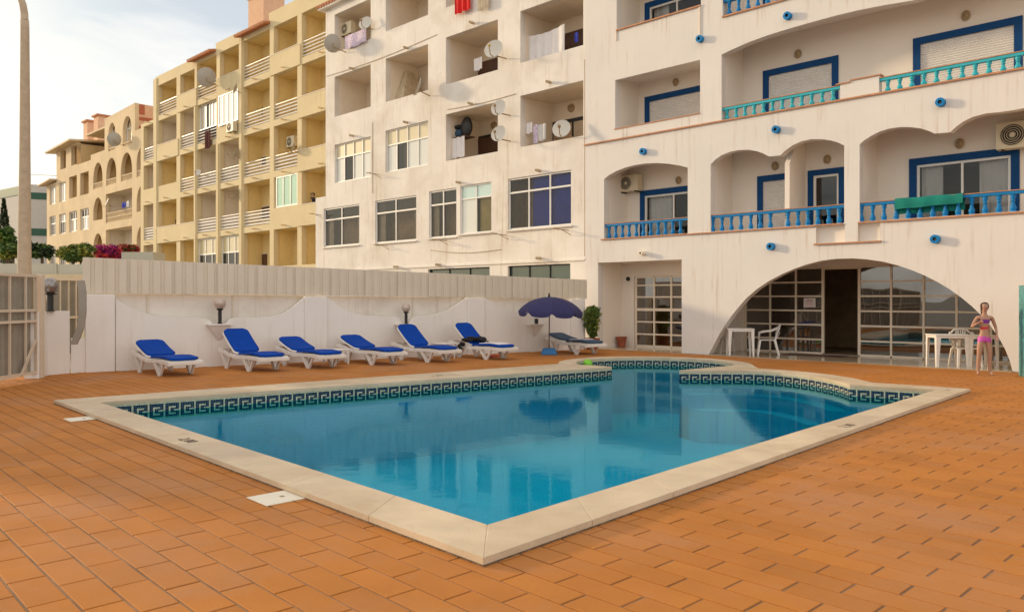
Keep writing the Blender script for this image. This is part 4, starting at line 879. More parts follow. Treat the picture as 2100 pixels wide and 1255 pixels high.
# small details on the back walls: doors and vents
for (x, z, w_, h, k) in ((-38.6, 15.3, .9, .5, 'dark'), (-38.4, 12.4, .8, .5, 'dark'), (-38.2, 9.5, 1.0, .5, 'dark'), (-38.2, 6.6, 1.1, .5, 'dark'), (-42.0, 9.45, 1.6, .7, 'dark'), (-42.2, 6.55, 1.5, .8, 'gl_dark'), (-45.0, 6.9, .9, .9, 'gl_dark'), (-38.3, 3.4, 1.0, 1.0, 'darkwood'), (-35.6, 3.2, 1.1, 1.5, 'cream_in'), (-51.0, 6.4, .4, .8, 'gl_dark'), (-51, 9.3, .7, .6, 'gl_dark'), (-48.6, 9.3, .6, .7, 'cream_in')):
    pass
for px, py, wp, hp, k in ((518, 125, 15, 12, 'darkwood'), (523.6, 226, 14, 12, 'darkwood'), (528, 326, 16, 10, 'darkwood'), (466, 344, 22, 14, 'black'), (466.5, 431, 19, 22, 'gl_dark'), (534, 426, 17, 16, 'darkwood'), (424, 426, 15, 22, 'gl_green'), (532, 522, 15, 20, 'darkwood'), (571, 506, 23, 32, 'cream_in'), (352, 452, 8, 15, 'gl_dark'), (353, 373, 9, 12, 'cream_in'), (387, 365, 10, 12, 'cream_in')):
    x0, z1 = YF.pt(px, py, 1.26); x1, _ = YF.pt(px+wp, py, 1.26); _, z0 = YF.pt(px, py+hp, 1.26); m = MB(); m.box(x0, x1, 1.25, 1.295, z0-.2, z1, k); m.build('door', b3); m = MB(); m.box(x0-.06, x1+.06, 1.26, 1.296, z1+.001, z1+.07, 'white_in'); m.build('door_frame', b3)
for lv in (5, 4, 3, 2):
    for i, (x0, x1) in enumerate(BAYS[1:], 1): spout(*[0, 0], 'yellow', .04, .2, b3, YF) if False else None
m = MB()
for lv, zb in ((4, 14.42), (3, 11.52), (2, 8.62), (1, 5.66)):
    for x0, x1 in BAYS: m.tube([((x0+x1)/2, 0, zb), ((x0+x1)/2, -.28, zb-.01)], .045, 'ochre', 8)
m.build('drain_spouts', b3, kind='stuff')
# roof chimney stack
a, z = YF.pt(541, 55, 1.5); ch = MB(); ch.box(a-1.0, a+.9, 1.0, 2.4, 17.2, z+1.75, 'pink'); ch.box(a-1.1, a+1.0, .9, 2.5, z+1.75, z+1.95, 'pink')
ch.box(a-1.15, a+1.05, .85, 2.55, z+2.2, z+2.32, 'rooftile')
for q in (-.9, -.45, 0, .45, .8): ch.box(a+q-.05, a+q+.12, .95, 1.1, z+1.95, z+2.2, 'pink'); ch.box(a+q-.05, a+q+.12, 2.3, 2.45, z+1.95, z+2.2, 'pink')
ch.build('chimney', b3)
# ================================================================== ARCADED OCHRE BUILDING
b4 = YF.root('arcaded_apartment_block', label='ochre apartment block with tall arched balconies farther left', cat='building')
k1 = lambda x, y: YF.pt(80+x/6.972, 200+y/6.972); k2 = lambda x, y: YF.pt(80+x/6.972, 370+y/6.972)
def archp(x0, x1, z0, ztop):
    w_ = (x1-x0)/2; xm = (x0+x1)/2; zs_ = ztop-w_*1.25; pts = [(x0, z0)]
    for i in range(13): t = math.pi*(1-i/12); pts.append((xm+w_*math.cos(t), zs_+w_*1.25*math.sin(t)))
    return pts+[(x1, z0)]
hs = []; rc = []; ltc = []
ax = [(k1(775, 0)[0], k1(908, 0)[0]), (k1(960, 0)[0], k1(1105, 0)[0]), (k1(1170, 0)[0], k1(1330, 0)[0]), (k1(1395, 0)[0], -56.2)]
def half(pts): q = [(min(x, -56.22), z) for x, z in pts]; return [p for i, p in enumerate(q) if i == 0 or p[0] < -56.221 or q[i-1][0] < -56.221 or i == len(q)-1]
for x0, x1 in ax[:3]: hs.append(archp(x0, x1, 10.62, 12.78)); rc.append((x0, x1, 10.6, 12.8)); ltc.append((x0, x1, 10.62, 11.15))
hs.append(half(archp(ax[3][0], ax[3][0]+1.9, 10.62, 12.8))); rc.append((ax[3][0], -56.3, 10.6, 12.82)); ltc.append((ax[3][0], -56.2, 10.62, 11.15))
for zb, zt_ in ((7.75, 9.9), (4.75, 6.95)):
    hs.append(archp(*ax[0], zb+.3, zt_)); rc.append((*ax[0], zb, zt_+.02)); hs.append(half(archp(ax[3][0], ax[3][0]+1.9, zb+.3, zt_))); rc.append((ax[3][0], -56.3, zb, zt_+.02))
gx0, gx1 = k2(955, 0)[0], k2(1330, 0)[0]
hs.append(rect(gx0, gx1, 7.62, 9.98)); rc.append((gx0, gx1, 7.6, 10)); ltc.append((gx0, gx1, 7.62, 8.45)); hs.append(rect(gx0, gx1, 4.9, 7.1)); rc.append((gx0, gx1, 4.3, 7.12))
wx = [(k2(150, 0)[0], k2(237, 0)[0]), (k2(288, 0)[0], k2(382, 0)[0]), (k2(430, 0)[0], k2(540, 0)[0]), (k2(588, 0)[0], k2(710, 0)[0])]
W4 = []
for j, (zb, zt_) in enumerate(((10.35, 12.1), (7.45, 9.25), (4.55, 6.35))):
    for i in range(4):
        if j == 0 and i >= 2: hs.append(rect(*wx[i], 10.45, 12.35)); rc.append((*wx[i], 10.0, 12.37)); continue
        hs.append(rect(*wx[i], zb, zt_)); W4.append((*wx[i], zb, zt_, i, j))
for x0, x1 in ((k1(305, 0)[0], k1(385, 0)[0]), (k1(460, 0)[0], k1(540, 0)[0])): hs.append(rect(x0, x1, 13.3, 15.0)); rc.append((x0, x1, 12.9, 15.02))
tw = [(k1(990, 0)[0], k1(1092, 0)[0]), (k1(1195, 0)[0], k1(1325, 0)[0])]
for x0, x1 in tw: hs.append(archp(x0, x1, 13.35, 15.55)); ltc.append((x0-.1, x1+.1, 13.0, 13.6))
xl, xk = k1(250, 0)[0], k1(540, 0)[0]; xt0, xt1 = k1(938, 0)[0], k1(1372, 0)[0]; x9 = k2(112, 0)[0]
m = MB(); m.panel([(x9, -1), (-56.16, -1), (-56.16, 14.2), (xt1, 14.2), (xt1, 16.3), (xt0, 16.1), (xt0, 13.6), (k1(740, 0)[0], 13.6), (k1(740, 0)[0], 13.2), (xk, 13.2), (xk, 15.35), (xl, 15.1), (xl, 12.3), (x9, 12.3)], hs, 0, .3, 'ochre'); m.build('front_wall', b4)
m = MB(); m.box(xt0, xt1-.01, .3, 8, 15.9, 16.0, 'ochre'); m.box(xt1-.2, xt1, .3, 8, 13.0, 16.28, 'pink'); m.box(xt0, xt0+.2, .3, 8, 13, 15.9, 'ochre'); m.box(xl+.01, xk-.01, .3, 7, 15.05, 15.12, 'ochre'); m.box(xk-.2, xk, .31, 7, 12.9, 15.04, 'ochre'); m.box(xk, -56.2, .31, 8, 13.0, 13.1, 'ochre'); m.box(xk, xt0, 3.4, 3.6, 13.1, 15.7, 'ochre'); m.build('upper_storey', b4)
m = MB(); m.box(xt1+.001, xt1+.03, .3, .7, 15.5, 16.25, 'redpaint'); m.box(xt1+.001, xt1+.03, .3, 6, 15.05, 15.3, 'redpaint'); m.box(xt1+.001, xt1+.03, .3, .6, 14.4, 14.6, 'redpaint'); m.build('painted_band', b4)
m = MB(); m.hexa([(xl-1.0, -.7, 14.95), (xk+.3, -.7, 15.2), (xk+.3, 7, 15.9), (xl-1.0, 7, 15.6)], [(xl-1.0, -.7, 15.1), (xk+.3, -.7, 15.35), (xk+.3, 7, 16.05), (xl-1.0, 7, 15.75)], 'rooftile' if False else 'ochre'); m.box(xk+.3, xt0-.1, .6, 6.5, 15.75, 15.9, 'ochre'); m.hexa([(x9-.8, -.6, 12.2), (xl-.02, -.6, 12.45), (xl-.02, 3, 12.7), (x9-.8, 3, 12.5)], [(x9-.8, -.6, 12.32), (xl-.02, -.6, 12.57), (xl-.02, 3, 12.82), (x9-.8, 3, 12.62)], 'ochre'); m.build('roof', b4)
for x0, x1, z0, z1 in rc: recess(b4, x0-.1, x1+.1, z0, z1, .3, 1.5, 'ochre_in' if x0 < gx0-.1 or x0 > gx1 or z1 > 10.1 else 'cream_in')
for x0, x1, z0, z1, i, j in W4: window(b4, x0, x1, z0, z1, .12, 3, .38 if j else None, 'alu', .09, ('gl_sky',) if (j == 1 and i >= 2) or j == 0 else ('gl_dark',), ('gl_sky',) if (j == 2 and i >= 2) or (j == 1 and i == 1) else ('gl_dark',), name='window', room='dark')
for x0, x1 in tw: window(b4, x0-.05, x1+.05, 13.4, 15.6, .32, 2, .4, 'alu', .1, ('gl_sky',), ('gl_sky',), room=None)
for x0, x1, z0, z1 in ltc:
    t = empty('lattice_balustrade'); t.parent = b4; m = MB(); m.box(x0, x1, .04, .16, z1-.08, z1, 'ochre'); m.box(x0, x1, .04, .16, z0, z0+.07, 'ochre'); rr = 2 if z1-z0 > .7 else 1; hh = (z1-z0-.15)/rr
    for r_ in range(rr):
        n_ = max(4, int((x1-x0)/.28)); 
        for q in range(n_):
            xa = x0+(x1-x0)*q/n_; xb = x0+(x1-x0)*(q+1)/n_; za = z0+.07+r_*hh; zb = za+hh
            m.bar((xa, .1, za), (xb, .1, zb), .06, .05, 'ochre'); m.bar((xa, .105, zb), (xb, .105, za), .06, .05, 'ochre')
        if rr == 2 and r_ == 0: m.box(x0, x1, .04, .16, zb-.03, zb+.03, 'ochre')
    m.build('lattice', t, kind='stuff')
for x, zt_ in ((k1(730, 0)[0], 0), (k1(880, 0)[0], 1)):
    a, z = YF.pt(80+(730 if not zt_ else 880)/6.972, 200+(365 if not zt_ else 285)/6.972, 2.5); q = MB(); q.box(a-.55, a+.55, 2.1, 3.0, 15.4, z, 'pink'); q.box(a-.7, a+.7, 1.95, 3.15, z, z+.15, 'rooftile'); q.build('chimney', b4)
# ================================================================== FAR WHITE AND GREEN BUILDING
K = Vector(((56-CX)/FPX*78, 78)); b5 = empty('far_white_building', (K.x, K.y, 0), label='far off white warehouse with dark green bands at the left edge', cat='building')
la, ra_ = Vector((-.80, .60))*34, Vector((.93, .37))*22
m = MB(); m.prism([(0, 0), tuple(la), tuple(la+ra_), tuple(ra_)], -1, 13.0, 'whiteblk'); m.build('wall', b5)
def bandq(v, z0, z1, k='greenband', off=.06):
    d = v.normalized(); nn = Vector((d.y, -d.x))*off
    if nn.y > 0: nn = -nn
    q = MB(); q.hexa([(nn.x, nn.y, z0), (v.x+nn.x, v.y+nn.y, z0), (v.x, v.y, z0), (0, 0, z0)], [(nn.x, nn.y, z1), (v.x+nn.x, v.y+nn.y, z1), (v.x, v.y, z1), (0, 0, z1)], k); q.build('painted_band', b5)
bandq(la, 12.1, 12.95); bandq(ra_, 11.55, 12.2); bandq(ra_, 7.9, 8.6)
m = MB()
for i in range(8): v = ra_*(i/7); m.tube([(v.x, v.y+.1, 13), (v.x, v.y+.1, 14)], .04, 'alu', 5)
m.bar((0, .1, 14), (ra_.x, ra_.y+.1, 14), .06, .06, 'alu'); m.build('roof_railing', b5)
# ================================================================== PLANTS
def leafcloud(m, c, rad, n, size, k, shell=.55):
    for _ in range(n):
        v = Vector((random.gauss(0, 1), random.gauss(0, 1), random.gauss(0, 1))).normalized(); r_ = shell+(1-shell)*random.random()**.7; r_ *= .82+.3*math.sin(v.x*5+c[0]*3)*math.sin(v.z*6+1+c[1])*math.cos(v.y*4)+.12*random.random()
        p = Vector(c)+Vector((v.x*rad[0]*r_, v.y*rad[1]*r_, v.z*rad[2]*r_)); s = size*random.uniform(.6, 1.3)
        a = Vector((random.gauss(0, 1), random.gauss(0, 1), random.gauss(0, .6))).normalized(); b = a.cross(Vector((random.gauss(0, 1), random.gauss(0, 1), random.gauss(0, 1)))).normalized()
        m.poly([p-a*s, p-b*s*.38, p+a*s, p+b*s*.38], k)
def bush(name, px, py_top, py_bot, d, wpx, label, cat, ks, n=1500, size=.12, trunk=True, lumps=7, group=None, dep=1.0):
    zt_ = H+(HY-py_top)/FPX*d; zb = H+(HY-py_bot)/FPX*d; wd = wpx/FPX*d/2; t = empty(name, ((px-CX)/FPX*d, d, 0), label=label, cat=cat, group=group)
    for k in ks:
        m = MB()
        for i in range(lumps):
            hz = random.uniform(.3, .5); cx = random.uniform(-.6, .6)*wd; cz = zb+(zt_-zb)*random.uniform(.28, .76)
            leafcloud(m, (cx, random.uniform(-.4, .4)*wd*dep, cz), (wd*hz, wd*hz*dep, (zt_-zb)*random.uniform(.18, .3)), int(n/lumps/len(ks)), size, k)
        m.build('foliage', t, kind='stuff')
    if trunk:
        m = MB()
        for i in range(4): x = random.uniform(-.3, .3)*wd; m.tube([(x*.2, 0, -.05), (x*.6, .05, zb*.6), (x, 0, zb+(zt_-zb)*.5)], [.09, .06, .02], 'bark', 6)
        m.build('trunk', t)
bush('conifer_bush', 12, 458, 535, 34, 62, 'yellow green pointed bush left of the street lamp', 'bush', ['leaf_y', 'leaf'], 2600, .10)
bush('conifer_bush', 20, 495, 535, 33, 66, 'darker rounded bush at the foot of the cypress', 'bush', ['leaf', 'leaf_y'], 1500, .10)
bush('leafy_bush', 85, 497, 535, 34, 50, 'dark green bush just right of the street lamp', 'bush', ['leaf', 'leaf_d'], 1700, .10)
bush('leafy_tree', 155, 494, 545, 34, 82, 'round yellow green tree before the ochre building', 'tree', ['leaf_y', 'leaf', 'leaf_y'], 3400, .10)
bush('bougainvillea', 222, 500, 540, 36, 70, 'magenta bougainvillea in front of the arcaded building', 'shrub', ['boug', 'boug', 'boug_r'], 2400, .08)
bush('bougainvillea', 262, 498, 532, 37, 58, 'red bougainvillea above the pale planter', 'shrub', ['boug_r', 'leaf', 'boug_r'], 2000, .08)
t = empty('cypress', ((8-CX)/FPX*50, 50, 0), label='narrow dark cypress at the left edge of the picture', cat='tree'); m = MB()
for i in range(2600):
    z = random.uniform(2, 7.9); r_ = .55*(1-((z-2)/6)**1.6)+.05; an = random.uniform(0, 6.28); p = Vector((r_*math.cos(an)*random.uniform(.5, 1.1), r_*math.sin(an), z)); s = .12; a = Vector((random.gauss(0, .3), random.gauss(0, .3), 1)).normalized(); b = a.cross(Vector((random.random(), random.random(), .1))).normalized(); m.poly([p-a*s, p-b*s*.4, p+a*s*1.4, p+b*s*.4], 'leaf_d')
m.build('foliage', t, kind='stuff'); m = MB(); m.tube([(0, 0, -.1), (0, 0, 7)], [.15, .03], 'bark', 6); m.build('trunk', t)
d = 35.5; m = MB(); x0, x1 = X(249, d), X(287, d)+.6; m.box(x0, x1, d, d+1.2, -.1, H+(HY-517)/FPX*d, 'sheet_p'); m.build('planter_block', label='pale rectangular planter block under the red bougainvillea', cat='planter')
# potted shrub, clay pots
def pot(loc, r, h, label, soil=True):
    t = empty('clay_pot', loc, label=label, cat='plant pot'); m = MB(); m.lathe([(.01, .01), (r*.72, .01), (r*.74, .02), (r*.95, h*.78), (r*1.08, h*.8), (r*1.1, h), (r*.98, h), (r*.92, h*.85), (.01, h*.84)], 'potclay', 20); m.build('pot', t, smooth=False); return t
p = WALLF.world(w6(174, 0, .95)[0], .95, 0); pot((p.x, p.y, .006), .165, .33, 'empty terracotta pot in the corner of the glazed entrance recess')
sp_ = Vector(((1214-CX)/FPX*23.9, 23.9, 0)); t = empty('potted_shrub', sp_, label='tall bushy ficus in a pot by the fence end behind the dark cushion lounger', cat='plant')
m = MB(); m.lathe([(.01, 0), (.16, 0), (.21, .28), (.24, .28), (.24, .35), (.2, .35), (.01, .3)], 'potclay', 18); m.build('pot', t)
m = MB(); m.tube([(0, 0, .28), (.02, 0, .6), (0, 0, 1.0)], [.03, .025, .015], 'bark', 7); m.build('trunk', t)
for kk, nn in (('leaf', 3600), ('leaf_y', 1500)):
    m = MB()
    for cz, rx, rz_ in ((.72, .24, .27), (.95, .31, .30), (1.15, .26, .22), (.5, .15, .18)): leafcloud(m, (random.uniform(-.03, .03), 0, cz), (rx, rx, rz_), nn//4, .045, kk, .3)
    m.build('foliage', t, kind='stuff')
# ================================================================== SUN LOUNGERS
hd = Vector((.72, -.695, 0)).normalized(); wd_ = Vector((-hd.y, hd.x, 0))
def rail_z(x, low=False):
    pts = [(0, .44), (.25, .41), (.55, .345), (.85, .315), (1.15, .325), (1.45, .335), (1.8, .32), (1.93, .30)]
    for (a, b), (c, d) in zip(pts, pts[1:]):
        if a <= x <= c: t = (x-a)/(c-a); return b+(d-b)*(t*t*(3-2*t))
    return pts[-1][1]
def strip(m, line, y0, y1, th, k, round_end=0):
    """a slab following a side profile (x, z), with thickness th; corners rounded in plan"""
    n = len(line); vs = []
    for i, (x, z) in enumerate(line):
        e = 0
        if round_end:
            s0 = sum(math.dist(line[j], line[j+1]) for j in range(i)); s1 = sum(math.dist(line[j], line[j+1]) for j in range(i, n-1)); q = min(s0, s1)
            if q < round_end: e = round_end-math.sqrt(max(0, round_end**2-(round_end-q)**2))
        vs += [(x, y0+e, z), (x, y1-e, z), (x, y1-e-.012, z+th), (x, y0+e+.012, z+th)]
    fs = [(3, 2, 1, 0), tuple(4*(n-1)+j for j in range(4))]
    for i in range(n-1):
        for j in range(4): fs.append((4*i+j, 4*i+(j+1) % 4, 4*i+4+(j+1) % 4, 4*i+4+j))
    m.faces(vs, fs, k)
def lounger(foot_px, ang, label, k='cushion', group='white framed sun loungers', hd=hd):
    wd_ = Vector((-hd.y, hd.x, 0)); P = G(*foot_px); o = P-hd*1.42+wd_*.30; t = empty('sun_lounger', (o.x, o.y, 0), math.atan2(hd.y, hd.x), label=label, cat='sun lounger', group=group)
    xs = [i*1.93/26 for i in range(27)]
    for s in (-1, 1):
        m = MB(); ln = [(x, rail_z(x)) for x in xs]; y = s*.325
        n = len(ln); vs = []
        for i, (x, z) in enumerate(ln): vs += [(x, y-.032, z-.075), (x, y+.032, z-.075), (x, y+.026, z), (x, y-.026, z)]
        fs = [(3, 2, 1, 0), tuple(4*(n-1)+j for j in range(4))]+[(4*i+j, 4*i+(j+1) % 4, 4*i+4+(j+1) % 4, 4*i+4+j) for i in range(n-1) for j in range(4)]
        m.faces(vs, fs, 'plastic'); m.build('side_rail', t, bevel=.006)
    m = MB(); m.box(1.88, 1.94, -.33, .33, .225, .302, 'plastic'); m.build('end_rail', t, bevel=.012); m = MB(); m.box(.0, .05, -.33, .33, .36, .438, 'plastic'); m.build('end_rail', t, bevel=.012)
    # bed slats under the cushion
    for i in range(14):
        x = .82+i*.078; m = MB(); m.box(x, x+.045, -.30, .30, rail_z(x)-.02, rail_z(x)-.002, 'plastic'); m.build('bed_slat', t)
    piv = (.78, .335); top = (.78-.80*math.cos(ang), .335+.80*math.sin(ang))
    bl = []
    for i in range(15):
        q = i/14; x = top[0]+(piv[0]-top[0])*q; z = top[1]+(piv[1]-top[1])*q-.02*math.sin(math.pi*q); bl.append((x, z))
    m = MB(); strip(m, bl, -.325, .325, .022, 'plastic', .08); m.build('backrest_panel', t)
    # V legs
    for xb in (.40, 1.42):
        for s in (-1, 1):
            m = MB(); y = s*.315; zr = rail_z(xb)-.06
            m.hexa([(xb-.05, y-.03, 0), (xb+.035, y-.03, 0), (xb+.035, y+.03, 0), (xb-.05, y+.03, 0)], [(xb-.27, y-.035, rail_z(max(0, xb-.24))-.05), (xb-.16, y-.035, rail_z(max(0, xb-.15))-.05), (xb-.16, y+.035, rail_z(max(0, xb-.15))-.05), (xb-.27, y+.035, rail_z(max(0, xb-.24))-.05)], 'plastic')
            m.hexa([(xb-.01, y-.022, .0), (xb+.05, y-.022, .0), (xb+.05, y+.022, .0), (xb-.01, y+.022, .0)], [(xb+.18, y-.022, zr), (xb+.225, y-.022, zr), (xb+.225, y+.022, zr), (xb+.18, y+.022, zr)], 'plastic'); m.build('leg', t)
    if ang > R(28):
        m = MB(); q = .42; bx = piv[0]+(top[0]-piv[0])*(1-q)*.9; bz = piv[1]+(top[1]-piv[1])*(1-q)*.9
        for s in (-1, 1): m.bar((bx, s*.22, bz), (bx-.18, s*.22, .36), .02, .03, 'plastic')
        m.build('backrest_prop', t)
    # cushion: back part and seat part share the fold
    cl = [(x, z+.024) for x, z in bl]; fo = [(x, rail_z(x)+.012+.012*math.sin((x-.8)*2.6)) for x in [.80+i*1.10/16 for i in range(17)]]
    m = MB(); strip(m, cl, -.305, .305, .045, k, .11); c_ = m.build('backrest_cushion', t, smooth=False, bevel=.015)
    m = MB(); strip(m, fo, -.305, .305, .045, k, .11); m.build('seat_cushion', t, bevel=.015)
    return t, o
LG = [((329.5, 770.7), R(20), 'blue sun lounger nearest the gate, first in the row'), ((512.4, 761.4), R(37), 'blue sun lounger under the first globe lamp with its back steeply raised'),
      ((633.8, 755.5), R(19), 'nearly flat blue sun lounger to the left of the first white side table'), ((763.9, 748.4), R(19), 'nearly flat blue sun lounger to the right of the first white side table'),
      ((878, 743), R(39), 'empty blue sun lounger with raised back below the second globe lamp'), ((998, 737.4), R(40), 'raised blue sun lounger holding a black cloth and a white towel'),
      ((1184, 727), R(11), 'dark slate cushioned sun lounger between the parasol and the ficus')]
LT = []; hd7 = Vector((.56, -.83, 0)).normalized()
for i, (f, a, lb) in enumerate(LG): LT.append(lounger(f, a, lb, 'cushion_d' if i == 6 else 'cushion', hd=hd7 if i == 6 else hd))
def on_lounger(i, x, y, z): t, o = LT[i]; q = o+hd*x+wd_*y; return (q.x, q.y, z)
hz_ = math.atan2(hd.y, hd.x)
def drape(i, x0, x1, y0, y1, k, name, label, cat, over=0, th=.014):
    m = MB(); ln = [(x, rail_z(x)+.062+.012*math.sin((x-.8)*2.6)) for x in [x0+(x1-x0)*j/14 for j in range(15)]]; strip(m, ln, y0, y1, th, k, .03)
    o = m.build(name, smooth=False, label=label, cat=cat, bevel=.004); o.location = LT[i][1]; o.rotation_euler = (0, 0, hz_ if i != 6 else math.atan2(hd7.y, hd7.x)); return o
drape(5, 1.0, 1.78, -.20, .23, 'towel_w', 'folded_towel', 'white towel laid on the seat of the raised lounger with the black cloth', 'towel'); drape(6, .75, 1.55, -.12, .22, 'towel_li', 'folded_towel', 'pale lilac towel laid on the dark slate cushioned lounger', 'towel')
m = MB()
for k in range(46):
    a = random.uniform(-.34, .40); b = random.uniform(-.15, .12); r_ = random.uniform(.03, .07); m.ball((a*.75, b, .02+random.uniform(0, .09)*(1-abs(a))), r_, 'blackcloth', 7, 5, (1.3, .8, .75))
for k in range(8): m.ball((-.33+random.uniform(-.05, .05), random.uniform(-.1, .1), -.05-.02*k), .045, 'blackcloth', 7, 5)
o = m.build('black_cloth', label='crumpled black cloth heaped across the middle of the sixth lounger', cat='cloth', loc=on_lounger(5, .74, -.12, .44)); o.rotation_euler = (0, 0, .3)
sgl = empty('sunglasses', on_lounger(5, 1.0, .1, .41), .2, label='dark sunglasses lying beside the crumpled black cloth', cat='sunglasses')
for s in (-.035, .035): m = MB(); m.ball((s, 0, .02), .028, 'black', 10, 6, (1, .4, .8)); m.build('lens', sgl)
m = MB(); m.tube([(-.06, 0, .03), (.06, 0, .03)], .005, 'black', 6); m.tube([(-.06, 0, .03), (-.06, .12, .02)], .004, 'black', 5); m.tube([(.06, 0, .03), (.06, .12, .02)], .004, 'black', 5); m.build('glasses_frame', sgl)
for j, (px, py) in enumerate(((1006, 732), (1017, 731))):
    p = G(px, py); m = MB(); m.ball((0, 0, .022), .13, 'redplast', 12, 6, (1, .42, .16)); m.build('flip_flop', loc=(p.x, p.y, 0), label=['red flip flop on the deck under the sixth lounger, the nearer of the pair', 'red flip flop on the deck under the sixth lounger, the farther of the pair'][j], cat='flip flop', group='red flip flops', smooth=True)
# small white side tables
def table(loc, rz, L_, W_, h, label, name='plastic_table', top=.03, leg=.05, group=None):
    t = empty(name, loc, rz, label=label, cat='table', group=group)
    m = MB(); m.box(-L_/2, L_/2, -W_/2, W_/2, h-top, h, 'plastic'); m.build('table_top', t, bevel=.012)
    for sx in (-1, 1):
        for sy in (-1, 1):
            x, y = sx*(L_/2-leg*.7), sy*(W_/2-leg*.7); m = MB(); a = leg*.38; b = leg*.8
            for (ox, oy) in ((0, 1), (1, 0)):
                # two plates meeting in an angle section leg, tapering downwards
                if ox: m.hexa([(x-sx*a*1.2, y+sy*a-.004, 0), (x+sx*a, y+sy*a-.004, 0), (x+sx*a, y+sy*a+.004, 0), (x-sx*a*1.2, y+sy*a+.004, 0)], [(x-sx*b*1.6, y+sy*a-.004, h-top), (x+sx*a, y+sy*a-.004, h-top), (x+sx*a, y+sy*a+.004, h-top), (x-sx*b*1.6, y+sy*a+.004, h-top)], 'plastic')
                else: m.hexa([(x+sx*a-.004, y-sy*a*1.2, 0), (x+sx*a+.004, y-sy*a*1.2, 0), (x+sx*a+.004, y+sy*a, 0), (x+sx*a-.004, y+sy*a, 0)], [(x+sx*a-.004, y-sy*b*1.6, h-top), (x+sx*a+.004, y-sy*b*1.6, h-top), (x+sx*a+.004, y+sy*a, h-top), (x+sx*a-.004, y+sy*a, h-top)], 'plastic')
            m.build('leg', t)
    m = MB()
    for s in (-1, 1): m.box(-L_/2+.03, L_/2-.03, s*(W_/2-.025)-.006, s*(W_/2-.025)+.006, h-top-.05, h-top-.001, 'plastic'); m.box(s*(L_/2-.025)-.006, s*(L_/2-.025)+.006, -W_/2+.03, W_/2-.03, h-top-.05, h-top-.001, 'plastic')
    m.build('apron', t); return t
p = G(665, 751); table((p.x+.15, p.y+.55, 0), hz_+.1, .46, .46, .36, 'low white side table between the third and fourth loungers', name='side_table', group='low white side tables')
p = G(905, 738); table((p.x, p.y+.55, 0), hz_, .48, .46, .40, 'low white side table between the fifth and sixth loungers', name='side_table', group='low white side tables')
# ================================================================== PARASOL
up = G(1126, 727); par = empty('parasol', (up.x, up.y, 0), label='faded navy parasol standing in a blue base box', cat='parasol'); d = up.y
zt_ = H+(HY-609)/FPX*d; ze = H+(HY-640)/FPX*d; Rc = .90; NG = 8
def cpt(an, q):
    e = math.cos((an*NG/(2*math.pi)+1e-6) % 1*math.pi-math.pi/2); rr = Rc*math.sin(q*1.15)/math.sin(1.15)*(1-.045*e*q); z = zt_-(zt_-ze)*(1-math.cos(q*1.35))/(1-math.cos(1.35))-.03*e*q*q
    return (rr*math.cos(an), rr*math.sin(an), z)
nQ = 10; nS = 6
for g in range(NG):
    vs = []; m = MB()
    for j in range(nQ+2):
        for i in range(nS+1):
            x, y, z = cpt(2*math.pi*(g+i/nS)/NG+.0001*(i == nS), max(min(j, nQ)/nQ, .001)); f = abs(i/nS-.5)*2
            if j == nQ+1: z -= .085*(1-f**6)+.02
            vs.append((x, y, z+.002*(i in (0, nS))))
    m.faces(vs, [(j*(nS+1)+i, j*(nS+1)+i+1, (j+1)*(nS+1)+i+1, (j+1)*(nS+1)+i) for j in range(nQ+1) for i in range(nS)], 'navy'); o = m.build('canopy_panel', par, smooth=True); o.rotation_euler = (R(1), R(2), 0)
m = MB(); m.tube([(0, 0, .1), (.01, 0, zt_+.02)], .016, 'darkwood', 10); m.build('pole', par)
m = MB(); m.lathe([(.03, 0), (.035, .03), (.02, .06), (.03, .09), (.001, .11)], 'black', 10, c=(0, 0, zt_)); m.build('finial', par)
m = MB(); bb = [(-.23, -.16, 0), (.23, -.16, 0), (.23, .16, 0), (-.23, .16, 0)]; tt = [(-.16, -.11, .18), (.16, -.11, .18), (.16, .11, .18), (-.16, .11, .18)]; m.hexa(bb, tt, 'bluebase'); m.build('base_box', par, bevel=.02)
for i in range(NG):
    an = 2*math.pi*i/NG; q = MB(); a = cpt(an, 1); b = cpt(an, .45); q.tube([(0, 0, zt_-.35), (b[0], b[1], b[2]-.02)], .005, 'alu', 5); q.tube([(0, 0, zt_-.03), (b[0], b[1], b[2]-.02), (a[0], a[1], a[2]-.02)], .005, 'alu', 5); q.build('rib', par)
